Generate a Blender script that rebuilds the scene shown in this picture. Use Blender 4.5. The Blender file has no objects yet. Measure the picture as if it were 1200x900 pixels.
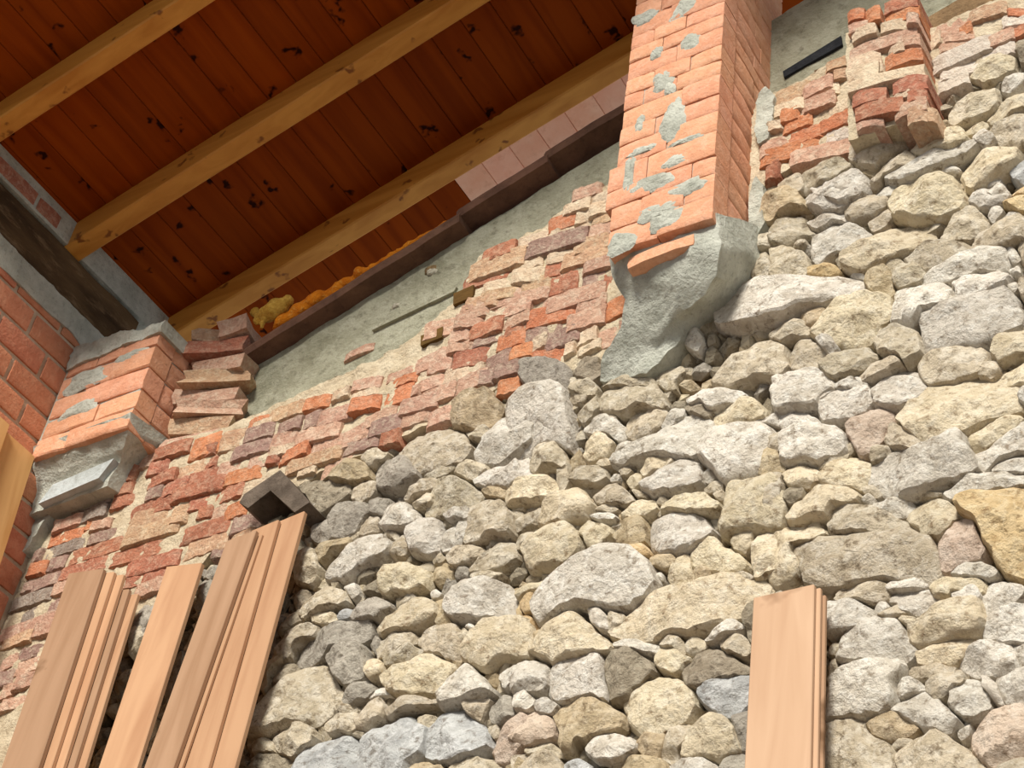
import bpy, bmesh, math, random
import numpy as np
from mathutils import Vector, Matrix, noise

# ------------------------------------------------------------------ camera
C = bpy.context.scene.collection
SC = bpy.context.scene
cam_d = bpy.data.cameras.new('camera'); cam_d.lens = 59.4; cam_d.sensor_width = 36
cam = bpy.data.objects.new('camera', cam_d); C.objects.link(cam)
CAM_R = Vector((0.85373953, 0.50708301, 0.11830319))
CAM_U = Vector((0.26957526, -0.62481776, 0.7327564))
CAM_F = Vector((-0.44548625, 0.59369149, 0.67012865))
cam.matrix_world = Matrix(((CAM_R.x, CAM_U.x, -CAM_F.x, 0), (CAM_R.y, CAM_U.y, -CAM_F.y, -3.9),
                           (CAM_R.z, CAM_U.z, -CAM_F.z, 1.6), (0, 0, 0, 1)))
cam_d.clip_start = 0.05; cam_d.clip_end = 200
SC.camera = cam

# ------------------------------------------------------------------ world, sun, exposure
w = bpy.data.worlds.new('sky'); SC.world = w; w.use_nodes = True
bg = w.node_tree.nodes['Background']
bg.inputs[0].default_value = (0.95, 0.97, 1.0, 1); bg.inputs[1].default_value = 0.46
sun_d = bpy.data.lights.new('sun', 'SUN'); sun_d.energy = 4.7; sun_d.angle = math.radians(16)
sun_d.color = (1.0, 0.95, 0.86)
sun = bpy.data.objects.new('sun', sun_d); C.objects.link(sun)
sun.rotation_euler = Vector((-0.16, 0.79, -0.57)).to_track_quat('-Z', 'Y').to_euler()
VS = SC.view_settings
VS.view_transform = 'Standard'; VS.look = 'None'; VS.gamma = 1; VS.use_curve_mapping = False
VS.exposure = 0.12

# ------------------------------------------------------------------ measured layout (millimetres on the wall face)
STONES = """k -1756,4869 -1685,4873 -1607,4876 -1517,4850 -1422,4822 -1382,4826 -1304,4779 -1293,4737 -1275,4708 -1272,4637 -1261,4619 -1338,4609 -1428,4649 -1507,4662 -1602,4672 -1698,4722 -1713,4815
c -1383,5274 -1306,5329 -1261,5396 -1174,5438 -1091,5425 -984,5311 -985,5178 -1029,5172 -1109,5161 -1178,5140 -1246,5133 -1287,5134 -1353,5210
c -2369,4695 -2318,4736 -2231,4806 -2186,4823 -2085,4792 -2018,4808 -1959,4817 -1863,4782 -1826,4748 -1836,4702 -1909,4641 -1981,4623 -2039,4626 -2075,4611 -2181,4645 -2187,4614 -2272,4643 -2352,4679
w -2676,4879 -2673,4922 -2631,4955 -2570,5001 -2426,5051 -2309,5009 -2239,4928 -2218,4845 -2246,4801 -2321,4770 -2419,4804 -2502,4834 -2573,4818 -2628,4793 -2660,4823
o -1207,4872 -1167,4896 -1104,4872 -1039,4876 -964,4877 -963,4680 -994,4539 -1059,4564 -1098,4605 -1135,4699 -1148,4781 -1191,4818
w -2047,6019 -2015,6095 -1905,6138 -1786,6093 -1670,6043 -1566,6014 -1479,5955 -1488,5916 -1559,5893 -1670,5886 -1783,5868 -1882,5892 -2026,5939
w -1297,5711 -1215,5728 -1085,5724 -1006,5730 -969,5655 -960,5563 -1020,5540 -1086,5499 -1176,5515 -1283,5528 -1289,5628
w -1477,5100 -1426,5145 -1357,5126 -1274,5129 -1178,5140 -1163,5058 -1129,4971 -1149,4961 -1255,4969 -1323,4957 -1418,4970 -1451,5022 -1478,5057
k -1632,4198 -1593,4225 -1542,4221 -1517,4195 -1512,4153 -1451,4107 -1441,4058 -1443,3981 -1639,4017
k -1434,4070 -1397,4102 -1306,4117 -1244,4052 -1169,3973 -1139,3924 -1431,3978 -1424,4029
k -3808,4694 -3748,4798 -3683,4847 -3629,4862 -3570,4857 -3514,4781 -3453,4701 -3500,4646 -3538,4611 -3643,4616 -3731,4591 -3821,4605 -3854,4651
b -3323,4508 -3249,4534 -3139,4552 -3096,4510 -3040,4482 -3034,4385 -3073,4345 -3078,4283 -3273,4320 -3301,4429
w -2890,5642 -2922,5868 -2842,5916 -2728,5908 -2668,5875 -2635,5744 -2612,5611 -2620,5562 -2684,5614 -2776,5625 -2819,5597
w -2093,5395 -2047,5448 -1967,5449 -1863,5437 -1824,5390 -1814,5302 -1821,5267 -1874,5211 -1973,5197 -2006,5235 -2040,5292 -2082,5344
c -2309,4449 -2266,4475 -2179,4494 -2119,4472 -2072,4424 -2055,4360 -2081,4321 -2137,4303 -2157,4285 -2222,4284 -2286,4357
p -1214,4078 -1169,4128 -1121,4158 -1030,4138 -1041,4018 -1088,3996 -1146,3975 -1184,3995 -1216,4040
w -1625,4253 -1612,4328 -1625,4349 -1539,4376 -1475,4376 -1412,4365 -1410,4325 -1433,4302 -1432,4232 -1467,4205 -1542,4214 -1625,4232
c -1989,4996 -1977,5098 -1973,5197 -1911,5195 -1835,5198 -1797,5168 -1758,5049 -1779,4960 -1883,4982 -1950,4976
c -1678,5784 -1623,5845 -1583,5887 -1481,5881 -1382,5829 -1382,5716 -1424,5702 -1448,5642 -1516,5643 -1593,5688 -1655,5743
w -1591,4440 -1577,4496 -1537,4516 -1477,4535 -1413,4511 -1383,4441 -1366,4397 -1386,4369 -1450,4370 -1526,4392 -1591,4410
b -3042,4451 -3032,4489 -2996,4522 -2931,4537 -2874,4496 -2806,4426 -2781,4366 -2824,4336 -2896,4326 -3025,4359
b -3571,4482 -3533,4517 -3411,4538 -3360,4515 -3308,4439 -3302,4373 -3309,4326 -3571,4375
k -3407,5870 -3307,5881 -3185,5866 -3115,5804 -3061,5710 -3074,5671 -3167,5649 -3304,5650 -3362,5690 -3437,5813
c -2949,4747 -2916,4808 -2874,4868 -2797,4866 -2699,4832 -2660,4720 -2687,4676 -2791,4709 -2844,4671 -2899,4701
w -2430,5459 -2314,5489 -2214,5505 -2167,5559 -2109,5553 -2050,5507 -2039,5445 -2093,5395 -2099,5349 -2190,5379 -2223,5391 -2307,5404 -2366,5408 -2419,5425
t -2552,4436 -2509,4466 -2457,4482 -2385,4450 -2311,4384 -2296,4344 -2343,4323 -2402,4320 -2415,4300 -2447,4314 -2457,4271 -2496,4279 -2516,4359
c -2673,4694 -2640,4758 -2572,4809 -2532,4812 -2480,4781 -2417,4703 -2356,4639 -2378,4619 -2449,4636 -2520,4629 -2583,4627 -2603,4661
c -1378,6311 -1341,6363 -1259,6393 -1137,6320 -1101,6211 -1131,6158 -1207,6161 -1284,6186 -1361,6234
c -1557,6087 -1492,6125 -1427,6162 -1394,6204 -1276,6188 -1236,6119 -1240,6054 -1322,6026 -1384,6021 -1478,5998 -1549,6045
c -1400,4505 -1380,4518 -1343,4490 -1292,4507 -1228,4524 -1173,4513 -1156,4446 -1162,4408 -1223,4402 -1334,4407 -1371,4427 -1373,4475
k -1995,5783 -1881,5822 -1831,5813 -1782,5752 -1765,5653 -1780,5619 -1892,5641 -1973,5630 -2058,5692
c -1816,4962 -1743,4962 -1663,4951 -1635,4901 -1663,4867 -1749,4871 -1720,4817 -1720,4768 -1769,4741 -1827,4764 -1843,4868
w -3050,5003 -3017,5050 -2958,5071 -2886,5060 -2809,5012 -2782,4942 -2770,4859 -2862,4900 -2948,4895 -3022,4918 -3046,4956
w -2584,4570 -2574,4617 -2497,4640 -2410,4631 -2392,4602 -2378,4500 -2370,4459 -2442,4490 -2494,4470 -2542,4477 -2573,4511
w -2266,5068 -2254,5128 -2190,5136 -2078,5102 -2045,5056 -2019,5005 -2071,4967 -2117,4954 -2195,4963 -2237,5006 -2259,5030
k -1617,4921 -1606,4994 -1542,4987 -1494,4964 -1420,4903 -1361,4853 -1359,4819 -1422,4818 -1517,4854 -1593,4868 -1614,4894
w -3047,5684 -3026,5730 -2964,5828 -2871,5850 -2784,5754 -2781,5658 -2869,5624 -2941,5606 -3031,5641
w -1784,5358 -1723,5355 -1655,5341 -1589,5309 -1560,5253 -1568,5201 -1634,5187 -1745,5210 -1779,5230
k -2520,5714 -2522,5778 -2473,5836 -2375,5831 -2282,5765 -2223,5639 -2247,5617 -2327,5666 -2378,5653 -2413,5655
c -3283,4737 -3226,4768 -3123,4792 -3069,4784 -2990,4730 -3007,4683 -3024,4632 -3095,4644 -3147,4638 -3243,4676
k -1303,5478 -1269,5513 -1183,5518 -1106,5507 -1082,5450 -1094,5380 -1163,5378 -1233,5376 -1275,5383
w -1383,5706 -1373,5867 -1291,5853 -1188,5819 -1164,5727 -1215,5718 -1274,5722 -1321,5661 -1372,5686
c -2762,5147 -2745,5179 -2662,5212 -2584,5208 -2534,5137 -2522,5097 -2574,5038 -2624,5039 -2728,5054 -2748,5106
g -3698,4980 -3611,5025 -3505,5026 -3384,4996 -3369,4928 -3412,4911 -3528,4920 -3552,4898 -3611,4867 -3693,4886
w -1154,4435 -1109,4460 -1049,4462 -1002,4454 -1013,4336 -1088,4348 -1158,4375
c -2089,4220 -2064,4273 -1996,4310 -1946,4285 -1910,4220 -1908,4177 -1962,4160 -2018,4178 -2081,4190
d -2102,4499 -2071,4539 -2022,4558 -1978,4540 -1869,4445 -1875,4432 -1973,4432 -2043,4417 -2088,4442
w -1439,4206 -1416,4235 -1366,4255 -1324,4243 -1295,4202 -1262,4155 -1249,4125 -1277,4098 -1312,4112 -1364,4149 -1394,4176
d -2384,4605 -2347,4620 -2277,4608 -2236,4570 -2194,4509 -2266,4475 -2293,4434 -2346,4438 -2366,4497
w -1687,6282 -1603,6313 -1578,6319 -1505,6256 -1446,6183 -1483,6138 -1589,6123 -1654,6108 -1679,6175
w -1819,5553 -1812,5611 -1748,5607 -1632,5544 -1594,5491 -1648,5462 -1648,5424 -1709,5431 -1801,5459
w -1154,5038 -1089,5076 -1041,5094 -993,5129 -943,5103 -953,4996 -1061,5007 -1116,4967 -1153,5004
p -1267,4737 -1231,4806 -1198,4816 -1161,4785 -1153,4720 -1131,4667 -1145,4648 -1208,4650 -1260,4634 -1273,4692
c -1887,4872 -1881,4930 -1860,4975 -1772,4967 -1742,4907 -1770,4798 -1827,4789 -1863,4782 -1878,4820
w -1819,5573 -1780,5609 -1670,5603 -1609,5540 -1602,5484 -1640,5450 -1763,5465 -1818,5514
k -3012,5237 -3014,5415 -2971,5437 -2872,5391 -2826,5318 -2813,5228 -2894,5232 -2984,5229
c -1379,4891 -1337,4936 -1283,4940 -1233,4888 -1196,4844 -1204,4822 -1265,4776 -1304,4779 -1341,4831
b -2043,4402 -2016,4434 -1952,4434 -1868,4419 -1866,4341 -1912,4292 -1961,4303 -2004,4341
w -1652,5425 -1632,5466 -1572,5482 -1519,5521 -1482,5469 -1459,5375 -1485,5347 -1566,5338 -1640,5364
w -1237,4324 -1207,4359 -1164,4373 -1089,4341 -1084,4250 -1126,4239 -1195,4276 -1218,4288
c -1758,4997 -1700,5066 -1649,5085 -1548,5053 -1521,5002 -1528,4983 -1606,4985 -1621,4947 -1699,4958 -1743,4966
w -1465,5434 -1430,5488 -1343,5465 -1288,5406 -1276,5364 -1335,5321 -1378,5313 -1449,5352
c -1111,6354 -1069,6415 -1020,6443 -955,6391 -889,6357 -917,6291 -972,6261 -1049,6243 -1093,6276
k -3236,5442 -3231,5522 -3198,5606 -3117,5585 -3031,5521 -2978,5454 -3033,5421 -3107,5413 -3183,5416
w -1453,5448 -1423,5485 -1349,5500 -1300,5458 -1276,5374 -1306,5329 -1434,5357
p -1552,5315 -1493,5340 -1406,5333 -1389,5303 -1402,5235 -1468,5168 -1504,5158 -1525,5196 -1549,5267
w -1279,5868 -1235,5907 -1145,5925 -1063,5936 -999,5918 -981,5858 -1006,5822 -1091,5839 -1165,5835 -1254,5837
k -2684,4301 -2630,4305 -2542,4288 -2503,4243 -2461,4169 -2671,4208
w -3658,5300 -3584,5370 -3494,5416 -3411,5397 -3370,5340 -3372,5300 -3454,5274 -3555,5242 -3649,5263
w -2311,5294 -2268,5318 -2220,5341 -2156,5364 -2106,5342 -2079,5277 -2077,5229 -2155,5217 -2262,5241
g -2882,5998 -2875,6087 -2775,6060 -2673,5999 -2652,5935 -2666,5852 -2822,5909
p -2708,4477 -2619,4466 -2558,4414 -2530,4346 -2602,4330 -2657,4334 -2701,4365
t -2317,4207 -2246,4223 -2144,4188 -2124,4107 -2319,4143
w -3019,4601 -2986,4661 -2916,4700 -2844,4621 -2795,4569 -2834,4553 -2907,4544 -2983,4544
w -1243,4932 -1176,4956 -1104,4962 -1047,4944 -985,4916 -962,4892 -1033,4882 -1129,4884 -1219,4900
c -3341,4948 -3317,4988 -3260,5030 -3163,5051 -3098,4997 -3087,4935 -3137,4911 -3200,4913 -3275,4918 -3322,4925
k -1515,6682 -1480,6714 -1361,6715 -1295,6711 -1298,6619 -1366,6568 -1433,6553 -1499,6587 -1516,6632
k -1094,5966 -1064,6028 -982,6038 -905,5997 -868,5937 -892,5906 -977,5913 -1085,5941
c -2101,4941 -2071,4959 -2019,4987 -1979,4941 -1902,4860 -1901,4834 -1960,4825 -2036,4863 -2098,4889
w -1386,6456 -1304,6475 -1222,6494 -1143,6495 -1048,6499 -1042,6460 -1115,6426 -1187,6404 -1260,6381 -1347,6407
t -3175,5868 -3172,5968 -3097,5998 -3015,5980 -2966,5906 -2972,5820 -3018,5803 -3121,5838
c -1641,5127 -1597,5175 -1539,5178 -1486,5139 -1485,5059 -1520,5036 -1613,5069 -1641,5092
k -1334,5999 -1290,6034 -1213,6048 -1125,6007 -1098,5963 -1144,5936 -1220,5916 -1280,5927
c -2707,5254 -2685,5324 -2609,5349 -2548,5345 -2487,5254 -2526,5219 -2602,5213 -2681,5227
w -1633,4625 -1582,4624 -1535,4607 -1483,4556 -1497,4529 -1577,4504 -1623,4519 -1633,4571
w -1713,6497 -1670,6537 -1560,6519 -1478,6418 -1470,6391 -1561,6364 -1645,6398 -1705,6468
w -1135,4235 -1084,4250 -1020,4249 -1030,4145 -1104,4154 -1130,4193
w -1159,4539 -1126,4567 -1083,4559 -1038,4514 -1035,4484 -1079,4463 -1122,4445 -1152,4456 -1165,4489
w -2132,4164 -2094,4186 -2017,4167 -1968,4133 -1959,4076 -2124,4107
w -1436,4612 -1377,4612 -1313,4595 -1260,4521 -1305,4499 -1343,4497 -1393,4533 -1404,4566 -1430,4580
d -3913,5778 -3875,5799 -3765,5787 -3648,5738 -3621,5664 -3705,5626 -3770,5592 -3825,5684 -3871,5742
g -3547,4879 -3480,4918 -3389,4892 -3366,4827 -3350,4753 -3439,4737 -3499,4795
w -1679,6529 -1568,6535 -1475,6525 -1452,6453 -1470,6402 -1545,6368 -1645,6451
k -1134,6718 -1102,6777 -1029,6787 -957,6772 -954,6656 -1023,6632 -1103,6626 -1134,6655
k -1452,5643 -1425,5682 -1379,5689 -1307,5635 -1295,5581 -1290,5540 -1342,5502 -1370,5542 -1428,5584
p -2770,4348 -2731,4411 -2681,4455 -2648,4448 -2618,4395 -2634,4337 -2714,4291 -2748,4305
k -1838,6166 -1849,6298 -1789,6282 -1704,6192 -1683,6120 -1711,6077 -1786,6093 -1837,6120
g -3529,5766 -3473,5792 -3364,5756 -3283,5644 -3319,5623 -3395,5605 -3483,5643 -3517,5708
k -1647,5619 -1570,5639 -1479,5634 -1436,5562 -1496,5522 -1594,5530 -1640,5586
k -2910,4314 -2840,4331 -2756,4307 -2695,4212 -2899,4250
c -1052,5486 -1022,5521 -947,5510 -909,5476 -917,5386 -989,5414 -1038,5396 -1055,5440
k -3165,4869 -3091,4904 -3000,4895 -2972,4830 -2961,4767 -2993,4748 -3060,4786 -3117,4804
w -3016,5548 -2945,5577 -2853,5578 -2768,5560 -2756,5465 -2854,5456 -3012,5521
w -1263,4236 -1232,4257 -1196,4255 -1164,4201 -1161,4160 -1215,4138 -1255,4167 -1266,4189
k -2401,5620 -2370,5661 -2248,5643 -2219,5587 -2240,5524 -2307,5512 -2349,5511 -2388,5565
c -1001,6608 -942,6662 -862,6680 -801,6670 -813,6541 -896,6551 -973,6556
c -1280,6572 -1233,6621 -1167,6630 -1104,6608 -1070,6511 -1151,6493 -1238,6502 -1269,6530
w -2414,4293 -2372,4322 -2327,4320 -2242,4266 -2261,4233 -2311,4213 -2363,4231 -2403,4253
k -992,6517 -943,6540 -874,6539 -816,6507 -839,6424 -901,6398 -948,6387 -973,6459
c -3349,5119 -3355,5217 -3258,5210 -3154,5152 -3151,5085 -3188,5085 -3215,5083 -3294,5104 -3329,5095
w -2729,4628 -2709,4661 -2635,4651 -2599,4622 -2591,4555 -2611,4528 -2719,4552
w -1165,5830 -1092,5824 -1021,5813 -988,5778 -994,5746 -1077,5726 -1156,5729
g -3714,5575 -3674,5627 -3533,5594 -3504,5554 -3552,5495 -3564,5457 -3667,5466 -3694,5537
d -3799,4527 -3701,4516 -3605,4472 -3623,4434 -3667,4393 -3766,4411
c -1167,5102 -1124,5148 -1056,5164 -1016,5163 -985,5139 -1021,5104 -1088,5084 -1143,5051 -1166,5067
c -2047,5546 -1979,5562 -1898,5558 -1857,5488 -1856,5469 -1919,5462 -1983,5465 -2039,5460
k -1161,3928 -1146,3972 -1089,3989 -1045,3981 -1051,3908
k -1765,5694 -1726,5761 -1694,5775 -1631,5683 -1624,5640 -1670,5598 -1749,5627
t -1511,4180 -1492,4196 -1442,4206 -1394,4176 -1365,4143 -1390,4124 -1445,4115 -1487,4141
k -1205,6060 -1147,6144 -1089,6166 -1051,6109 -1033,6046 -1079,6019 -1153,6031
t -1878,6466 -1872,6573 -1775,6601 -1713,6509 -1700,6442 -1791,6461 -1842,6425
k -3718,4579 -3655,4592 -3585,4612 -3527,4566 -3511,4537 -3541,4510 -3598,4479 -3674,4519
w -3291,5377 -3240,5412 -3173,5413 -3140,5333 -3135,5253 -3190,5249 -3252,5276 -3282,5334
c -1363,4393 -1310,4398 -1248,4394 -1211,4403 -1193,4388 -1226,4346 -1264,4323 -1312,4345 -1355,4362
k -2985,5125 -2947,5171 -2880,5199 -2810,5208 -2790,5127 -2847,5096 -2889,5080 -2963,5100
c -2859,5427 -2808,5451 -2700,5452 -2649,5391 -2654,5363 -2741,5351 -2850,5365
c -1047,6888 -1003,6928 -935,6967 -879,6960 -877,6841 -930,6820 -994,6825
k -1606,4634 -1582,4666 -1534,4681 -1487,4669 -1435,4635 -1443,4599 -1469,4586 -1522,4612
g -1961,4139 -1922,4173 -1875,4171 -1871,4060 -1952,4075
c -2217,5181 -2146,5191 -2058,5178 -2025,5140 -1992,5094 -2000,5078 -2062,5097 -2158,5131 -2208,5155
k -1714,6633 -1627,6639 -1541,6633 -1512,6569 -1568,6535 -1645,6524 -1705,6541
k -1841,6341 -1833,6397 -1756,6438 -1713,6400 -1683,6321 -1712,6305 -1763,6270 -1823,6298
t -3808,5789 -3776,5835 -3661,5842 -3604,5824 -3552,5773 -3536,5703 -3634,5723 -3739,5767
w -2151,5634 -2106,5664 -2023,5648 -1939,5598 -1922,5566 -2019,5556 -2051,5548 -2095,5604 -2137,5608
t -2403,5117 -2363,5170 -2305,5161 -2272,5106 -2272,5043 -2327,5032 -2388,5085
k -3727,5111 -3683,5197 -3616,5209 -3538,5169 -3521,5116 -3591,5106 -3667,5091 -3692,5073
c -1057,5329 -1020,5370 -965,5377 -921,5342 -928,5272 -980,5283 -1045,5307
k -1831,4984 -1826,5105 -1820,5184 -1782,5172 -1773,5071 -1761,5006 -1772,4975
k -1549,6369 -1503,6406 -1437,6398 -1378,6340 -1399,6303 -1464,6288 -1513,6282 -1545,6332
c -1304,4588 -1286,4611 -1236,4604 -1156,4583 -1165,4540 -1233,4551 -1246,4532 -1283,4557
w -3437,5451 -3410,5536 -3328,5521 -3254,5437 -3242,5423 -3305,5401 -3397,5423
g -3778,5499 -3784,5564 -3722,5567 -3574,5501 -3602,5447 -3725,5452
k -3809,4969 -3775,5046 -3711,5069 -3636,5045 -3643,4995 -3708,4983 -3743,4925 -3796,4938
k -1970,6294 -1936,6313 -1857,6284 -1838,6189 -1837,6132 -1897,6146 -1942,6223
k -2769,5499 -2772,5623 -2684,5614 -2638,5527 -2633,5485 -2717,5513 -2740,5480
k -2153,4226 -2137,4303 -2102,4310 -2058,4294 -2071,4260 -2096,4222 -2115,4183 -2159,4205
t -3091,4348 -3024,4351 -2951,4314 -2933,4256 -3078,4283
k -3811,5342 -3800,5421 -3764,5442 -3709,5385 -3680,5306 -3707,5253 -3786,5285
w -1089,4983 -1036,4995 -953,4996 -959,4924 -1028,4934 -1090,4966
g -4311,4904 -4321,5032 -4284,5082 -4245,4995 -4224,4866 -4264,4828
c -1774,5170 -1745,5201 -1663,5165 -1645,5119 -1685,5092 -1751,5109
k -1425,5180 -1394,5251 -1367,5232 -1320,5163 -1287,5130 -1329,5117 -1370,5135
k -1340,4281 -1260,4291 -1230,4284 -1232,4257 -1276,4222 -1313,4220 -1335,4266
g -3479,5039 -3426,5101 -3367,5095 -3290,5037 -3346,4996 -3454,5014
d -2674,6010 -2600,6016 -2532,5978 -2516,5906 -2548,5863 -2627,5914
g -2804,4522 -2767,4546 -2692,4534 -2683,4472 -2761,4448 -2797,4472
w -1083,4333 -1053,4339 -1013,4330 -1022,4236 -1060,4258 -1083,4298
k -2502,5316 -2446,5356 -2411,5340 -2346,5267 -2335,5236 -2420,5252 -2480,5266
k -1376,5910 -1377,5975 -1339,5985 -1286,5951 -1258,5896 -1290,5863 -1351,5868
k -3332,4864 -3318,4906 -3254,4909 -3179,4895 -3152,4848 -3207,4852 -3237,4824 -3310,4823
k -1436,6445 -1417,6520 -1358,6551 -1284,6556 -1263,6490 -1337,6474 -1386,6456 -1412,6421
k -1400,4337 -1381,4354 -1313,4341 -1259,4311 -1260,4291 -1315,4282 -1351,4305
w -1801,5420 -1778,5451 -1732,5449 -1659,5375 -1655,5351 -1723,5355 -1769,5362
k -1981,6370 -1957,6430 -1895,6420 -1846,6385 -1840,6305 -1910,6313 -1962,6313
b -2503,4243 -2439,4246 -2399,4216 -2393,4156 -2484,4173
w -1247,4638 -1213,4671 -1170,4655 -1111,4601 -1124,4586 -1211,4605
w -2565,5636 -2502,5671 -2457,5661 -2390,5586 -2386,5544 -2420,5535 -2477,5590 -2549,5610
d -3781,5303 -3817,5405 -3787,5449 -3709,5385 -3680,5306 -3710,5264
c -2204,4586 -2186,4606 -2109,4556 -2078,4533 -2107,4516 -2134,4491 -2173,4516 -2201,4546
k -1534,5526 -1481,5546 -1392,5550 -1364,5506 -1416,5482 -1490,5476
b -942,6269 -901,6305 -833,6316 -845,6186 -903,6193
k -2079,6167 -2010,6184 -1941,6194 -1900,6125 -1938,6108 -2016,6106 -2067,6094
k -2316,5863 -2201,5841 -2178,5810 -2213,5760 -2193,5711 -2254,5734 -2293,5790
o -972,6126 -943,6157 -851,6122 -859,6029 -936,6065
t -1472,5930 -1463,5975 -1400,5985 -1379,5943 -1378,5858 -1412,5847 -1450,5889
k -2194,6012 -2171,6070 -2092,6077 -2068,6016 -2057,5968 -2104,5954 -2175,5994
g -4616,5306 -4611,5389 -4568,5399 -4510,5363 -4511,5300 -4542,5225 -4596,5218
d -866,6926 -845,6980 -775,6963 -789,6802 -842,6833
t -2243,4273 -2223,4299 -2157,4285 -2154,4233 -2180,4202 -2217,4217
c -2557,5511 -2539,5596 -2496,5602 -2437,5531 -2450,5485 -2485,5487 -2537,5489
c -2178,4876 -2161,4915 -2116,4950 -2098,4889 -2080,4833 -2109,4824 -2172,4849
w -2784,4632 -2757,4647 -2715,4645 -2670,4614 -2653,4545 -2755,4580
w -1097,6209 -1065,6239 -998,6217 -957,6164 -968,6130 -1041,6143
c -2532,5155 -2508,5204 -2427,5152 -2416,5121 -2469,5072 -2486,5077
t -1874,5220 -1860,5289 -1814,5283 -1775,5234 -1775,5179 -1843,5201
k -3361,4600 -3324,4634 -3274,4653 -3250,4601 -3247,4567 -3305,4546 -3342,4553
t -2713,4283 -2668,4298 -2624,4266 -2623,4199 -2687,4211
k -2508,5827 -2456,5840 -2375,5831 -2303,5815 -2272,5740
k -1832,5835 -1759,5858 -1702,5835 -1678,5773 -1742,5788 -1782,5773 -1823,5810
k -3227,4596 -3143,4620 -3024,4586 -3021,4569 -3117,4573 -3175,4560 -3212,4568
k -2814,5295 -2794,5348 -2740,5346 -2699,5299 -2711,5255 -2755,5258 -2808,5255
k -1811,6643 -1731,6654 -1709,6606 -1713,6546 -1766,6534 -1819,6572
k -1975,4567 -1943,4582 -1900,4572 -1870,4514 -1891,4496 -1948,4525 -1971,4546
w -1473,4961 -1418,4965 -1363,4957 -1354,4925 -1386,4889 -1446,4928
k -949,5736 -887,5720 -898,5596 -942,5644 -953,5688
t -1850,5194 -1845,5294 -1822,5323 -1783,5236 -1790,5184
g -1926,4288 -1871,4298 -1875,4178 -1902,4183 -1910,4234
k -874,6454 -846,6511 -817,6496 -833,6316 -874,6361
k -940,5886 -919,5918 -871,5896 -881,5787 -929,5808
k -3291,4819 -3197,4850 -3117,4804 -3183,4775 -3266,4786
c -2387,5209 -2335,5236 -2261,5222 -2250,5182 -2288,5156 -2355,5177
k -4572,5121 -4538,5214 -4516,5281 -4553,5321 -4603,5303 -4616,5244
k -2656,5925 -2580,5908 -2527,5834 -2541,5796 -2637,5842
d -3832,5109 -3780,5144 -3718,5138 -3676,5089 -3751,5069 -3804,5044
k -3476,4581 -3438,4616 -3363,4609 -3342,4553 -3394,4543 -3461,4557
w -1427,4273 -1419,4327 -1376,4300 -1335,4262 -1391,4257 -1428,4255
d -3801,4883 -3740,4915 -3668,4861 -3689,4830 -3764,4820
g -3436,4684 -3409,4731 -3336,4732 -3309,4691 -3341,4672 -3393,4658 -3422,4664
k -3079,5198 -3047,5228 -2954,5216 -2941,5188 -2990,5154 -3064,5166
k -2603,5416 -2550,5448 -2476,5439 -2462,5391 -2508,5376 -2570,5391
d -1895,4637 -1854,4707 -1852,4619 -1864,4536 -1886,4572
t -3709,5406 -3673,5447 -3591,5444 -3573,5408 -3635,5375 -3677,5336
o -2407,5019 -2343,5036 -2278,5027 -2243,4972 -2291,4977 -2356,4995
k -2658,5828 -2653,5902 -2586,5877 -2561,5814 -2585,5780 -2632,5797
k -3610,5639 -3609,5704 -3513,5690 -3489,5623 -3555,5601
g -4299,5298 -4294,5422 -4230,5394 -4208,5357 -4226,5310 -4268,5269
k -4303,5107 -4292,5174 -4225,5167 -4203,5063 -4254,5055
k -1457,6256 -1415,6305 -1383,6296 -1369,6243 -1402,6196 -1442,6198
k -3124,5624 -3069,5643 -2998,5615 -2985,5590 -3034,5543 -3122,5613
w -1438,4636 -1402,4649 -1324,4628 -1322,4605 -1371,4604 -1429,4618
w -1236,4548 -1212,4575 -1176,4562 -1163,4525 -1204,4514 -1234,4525
w -992,5216 -981,5265 -929,5255 -936,5178 -974,5196
w -2019,4585 -1981,4619 -1924,4633 -1901,4595 -1965,4580 -2011,4575
w -2341,4643 -2295,4644 -2202,4614 -2200,4589 -2245,4592 -2340,4627
k -2633,4329 -2563,4334 -2514,4305 -2511,4278 -2574,4294 -2629,4301
w -1696,6380 -1603,6378 -1529,6330 -1529,6307 -1595,6333 -1628,6313 -1679,6348
k -3360,5337 -3330,5378 -3289,5366 -3268,5310 -3288,5267 -3351,5294
d -3620,4458 -3565,4460 -3560,4406 -3599,4380 -3648,4389
t -3110,5009 -3066,5016 -3027,4897 -3082,4907
w -2185,5943 -2149,5988 -2113,5957 -2097,5897 -2125,5865 -2171,5915
c -1960,4953 -1928,4978 -1883,4978 -1889,4932 -1910,4896 -1941,4921
k -2594,5698 -2574,5765 -2531,5782 -2512,5722 -2530,5686 -2564,5667
k -3807,4589 -3750,4590 -3703,4559 -3692,4519 -3793,4538
t -3154,5152 -3106,5196 -3061,5146 -3071,5101 -3127,5107
o -1687,6111 -1589,6079 -1565,6030 -1622,6033 -1679,6063
w -2463,4807 -2418,4800 -2382,4752 -2382,4711 -2410,4718 -2447,4764
w -1058,6235 -975,6228 -950,6171 -974,6138
k -2191,4627 -2158,4635 -2112,4612 -2092,4575 -2101,4554 -2140,4587 -2186,4606
k -3558,5476 -3516,5515 -3452,5496 -3440,5441 -3518,5433
w -2709,4541 -2669,4541 -2631,4496 -2644,4471 -2701,4479
w -2871,5573 -2833,5571 -2799,5489 -2836,5460 -2879,5504
w -1177,4265 -1139,4229 -1123,4158 -1148,4177 -1174,4230
o -943,6157 -904,6182 -849,6144 -855,6080
w -936,6746 -884,6794 -846,6784 -851,6723 -908,6699
k -1464,4532 -1444,4561 -1392,4559 -1380,4522 -1432,4516
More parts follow.
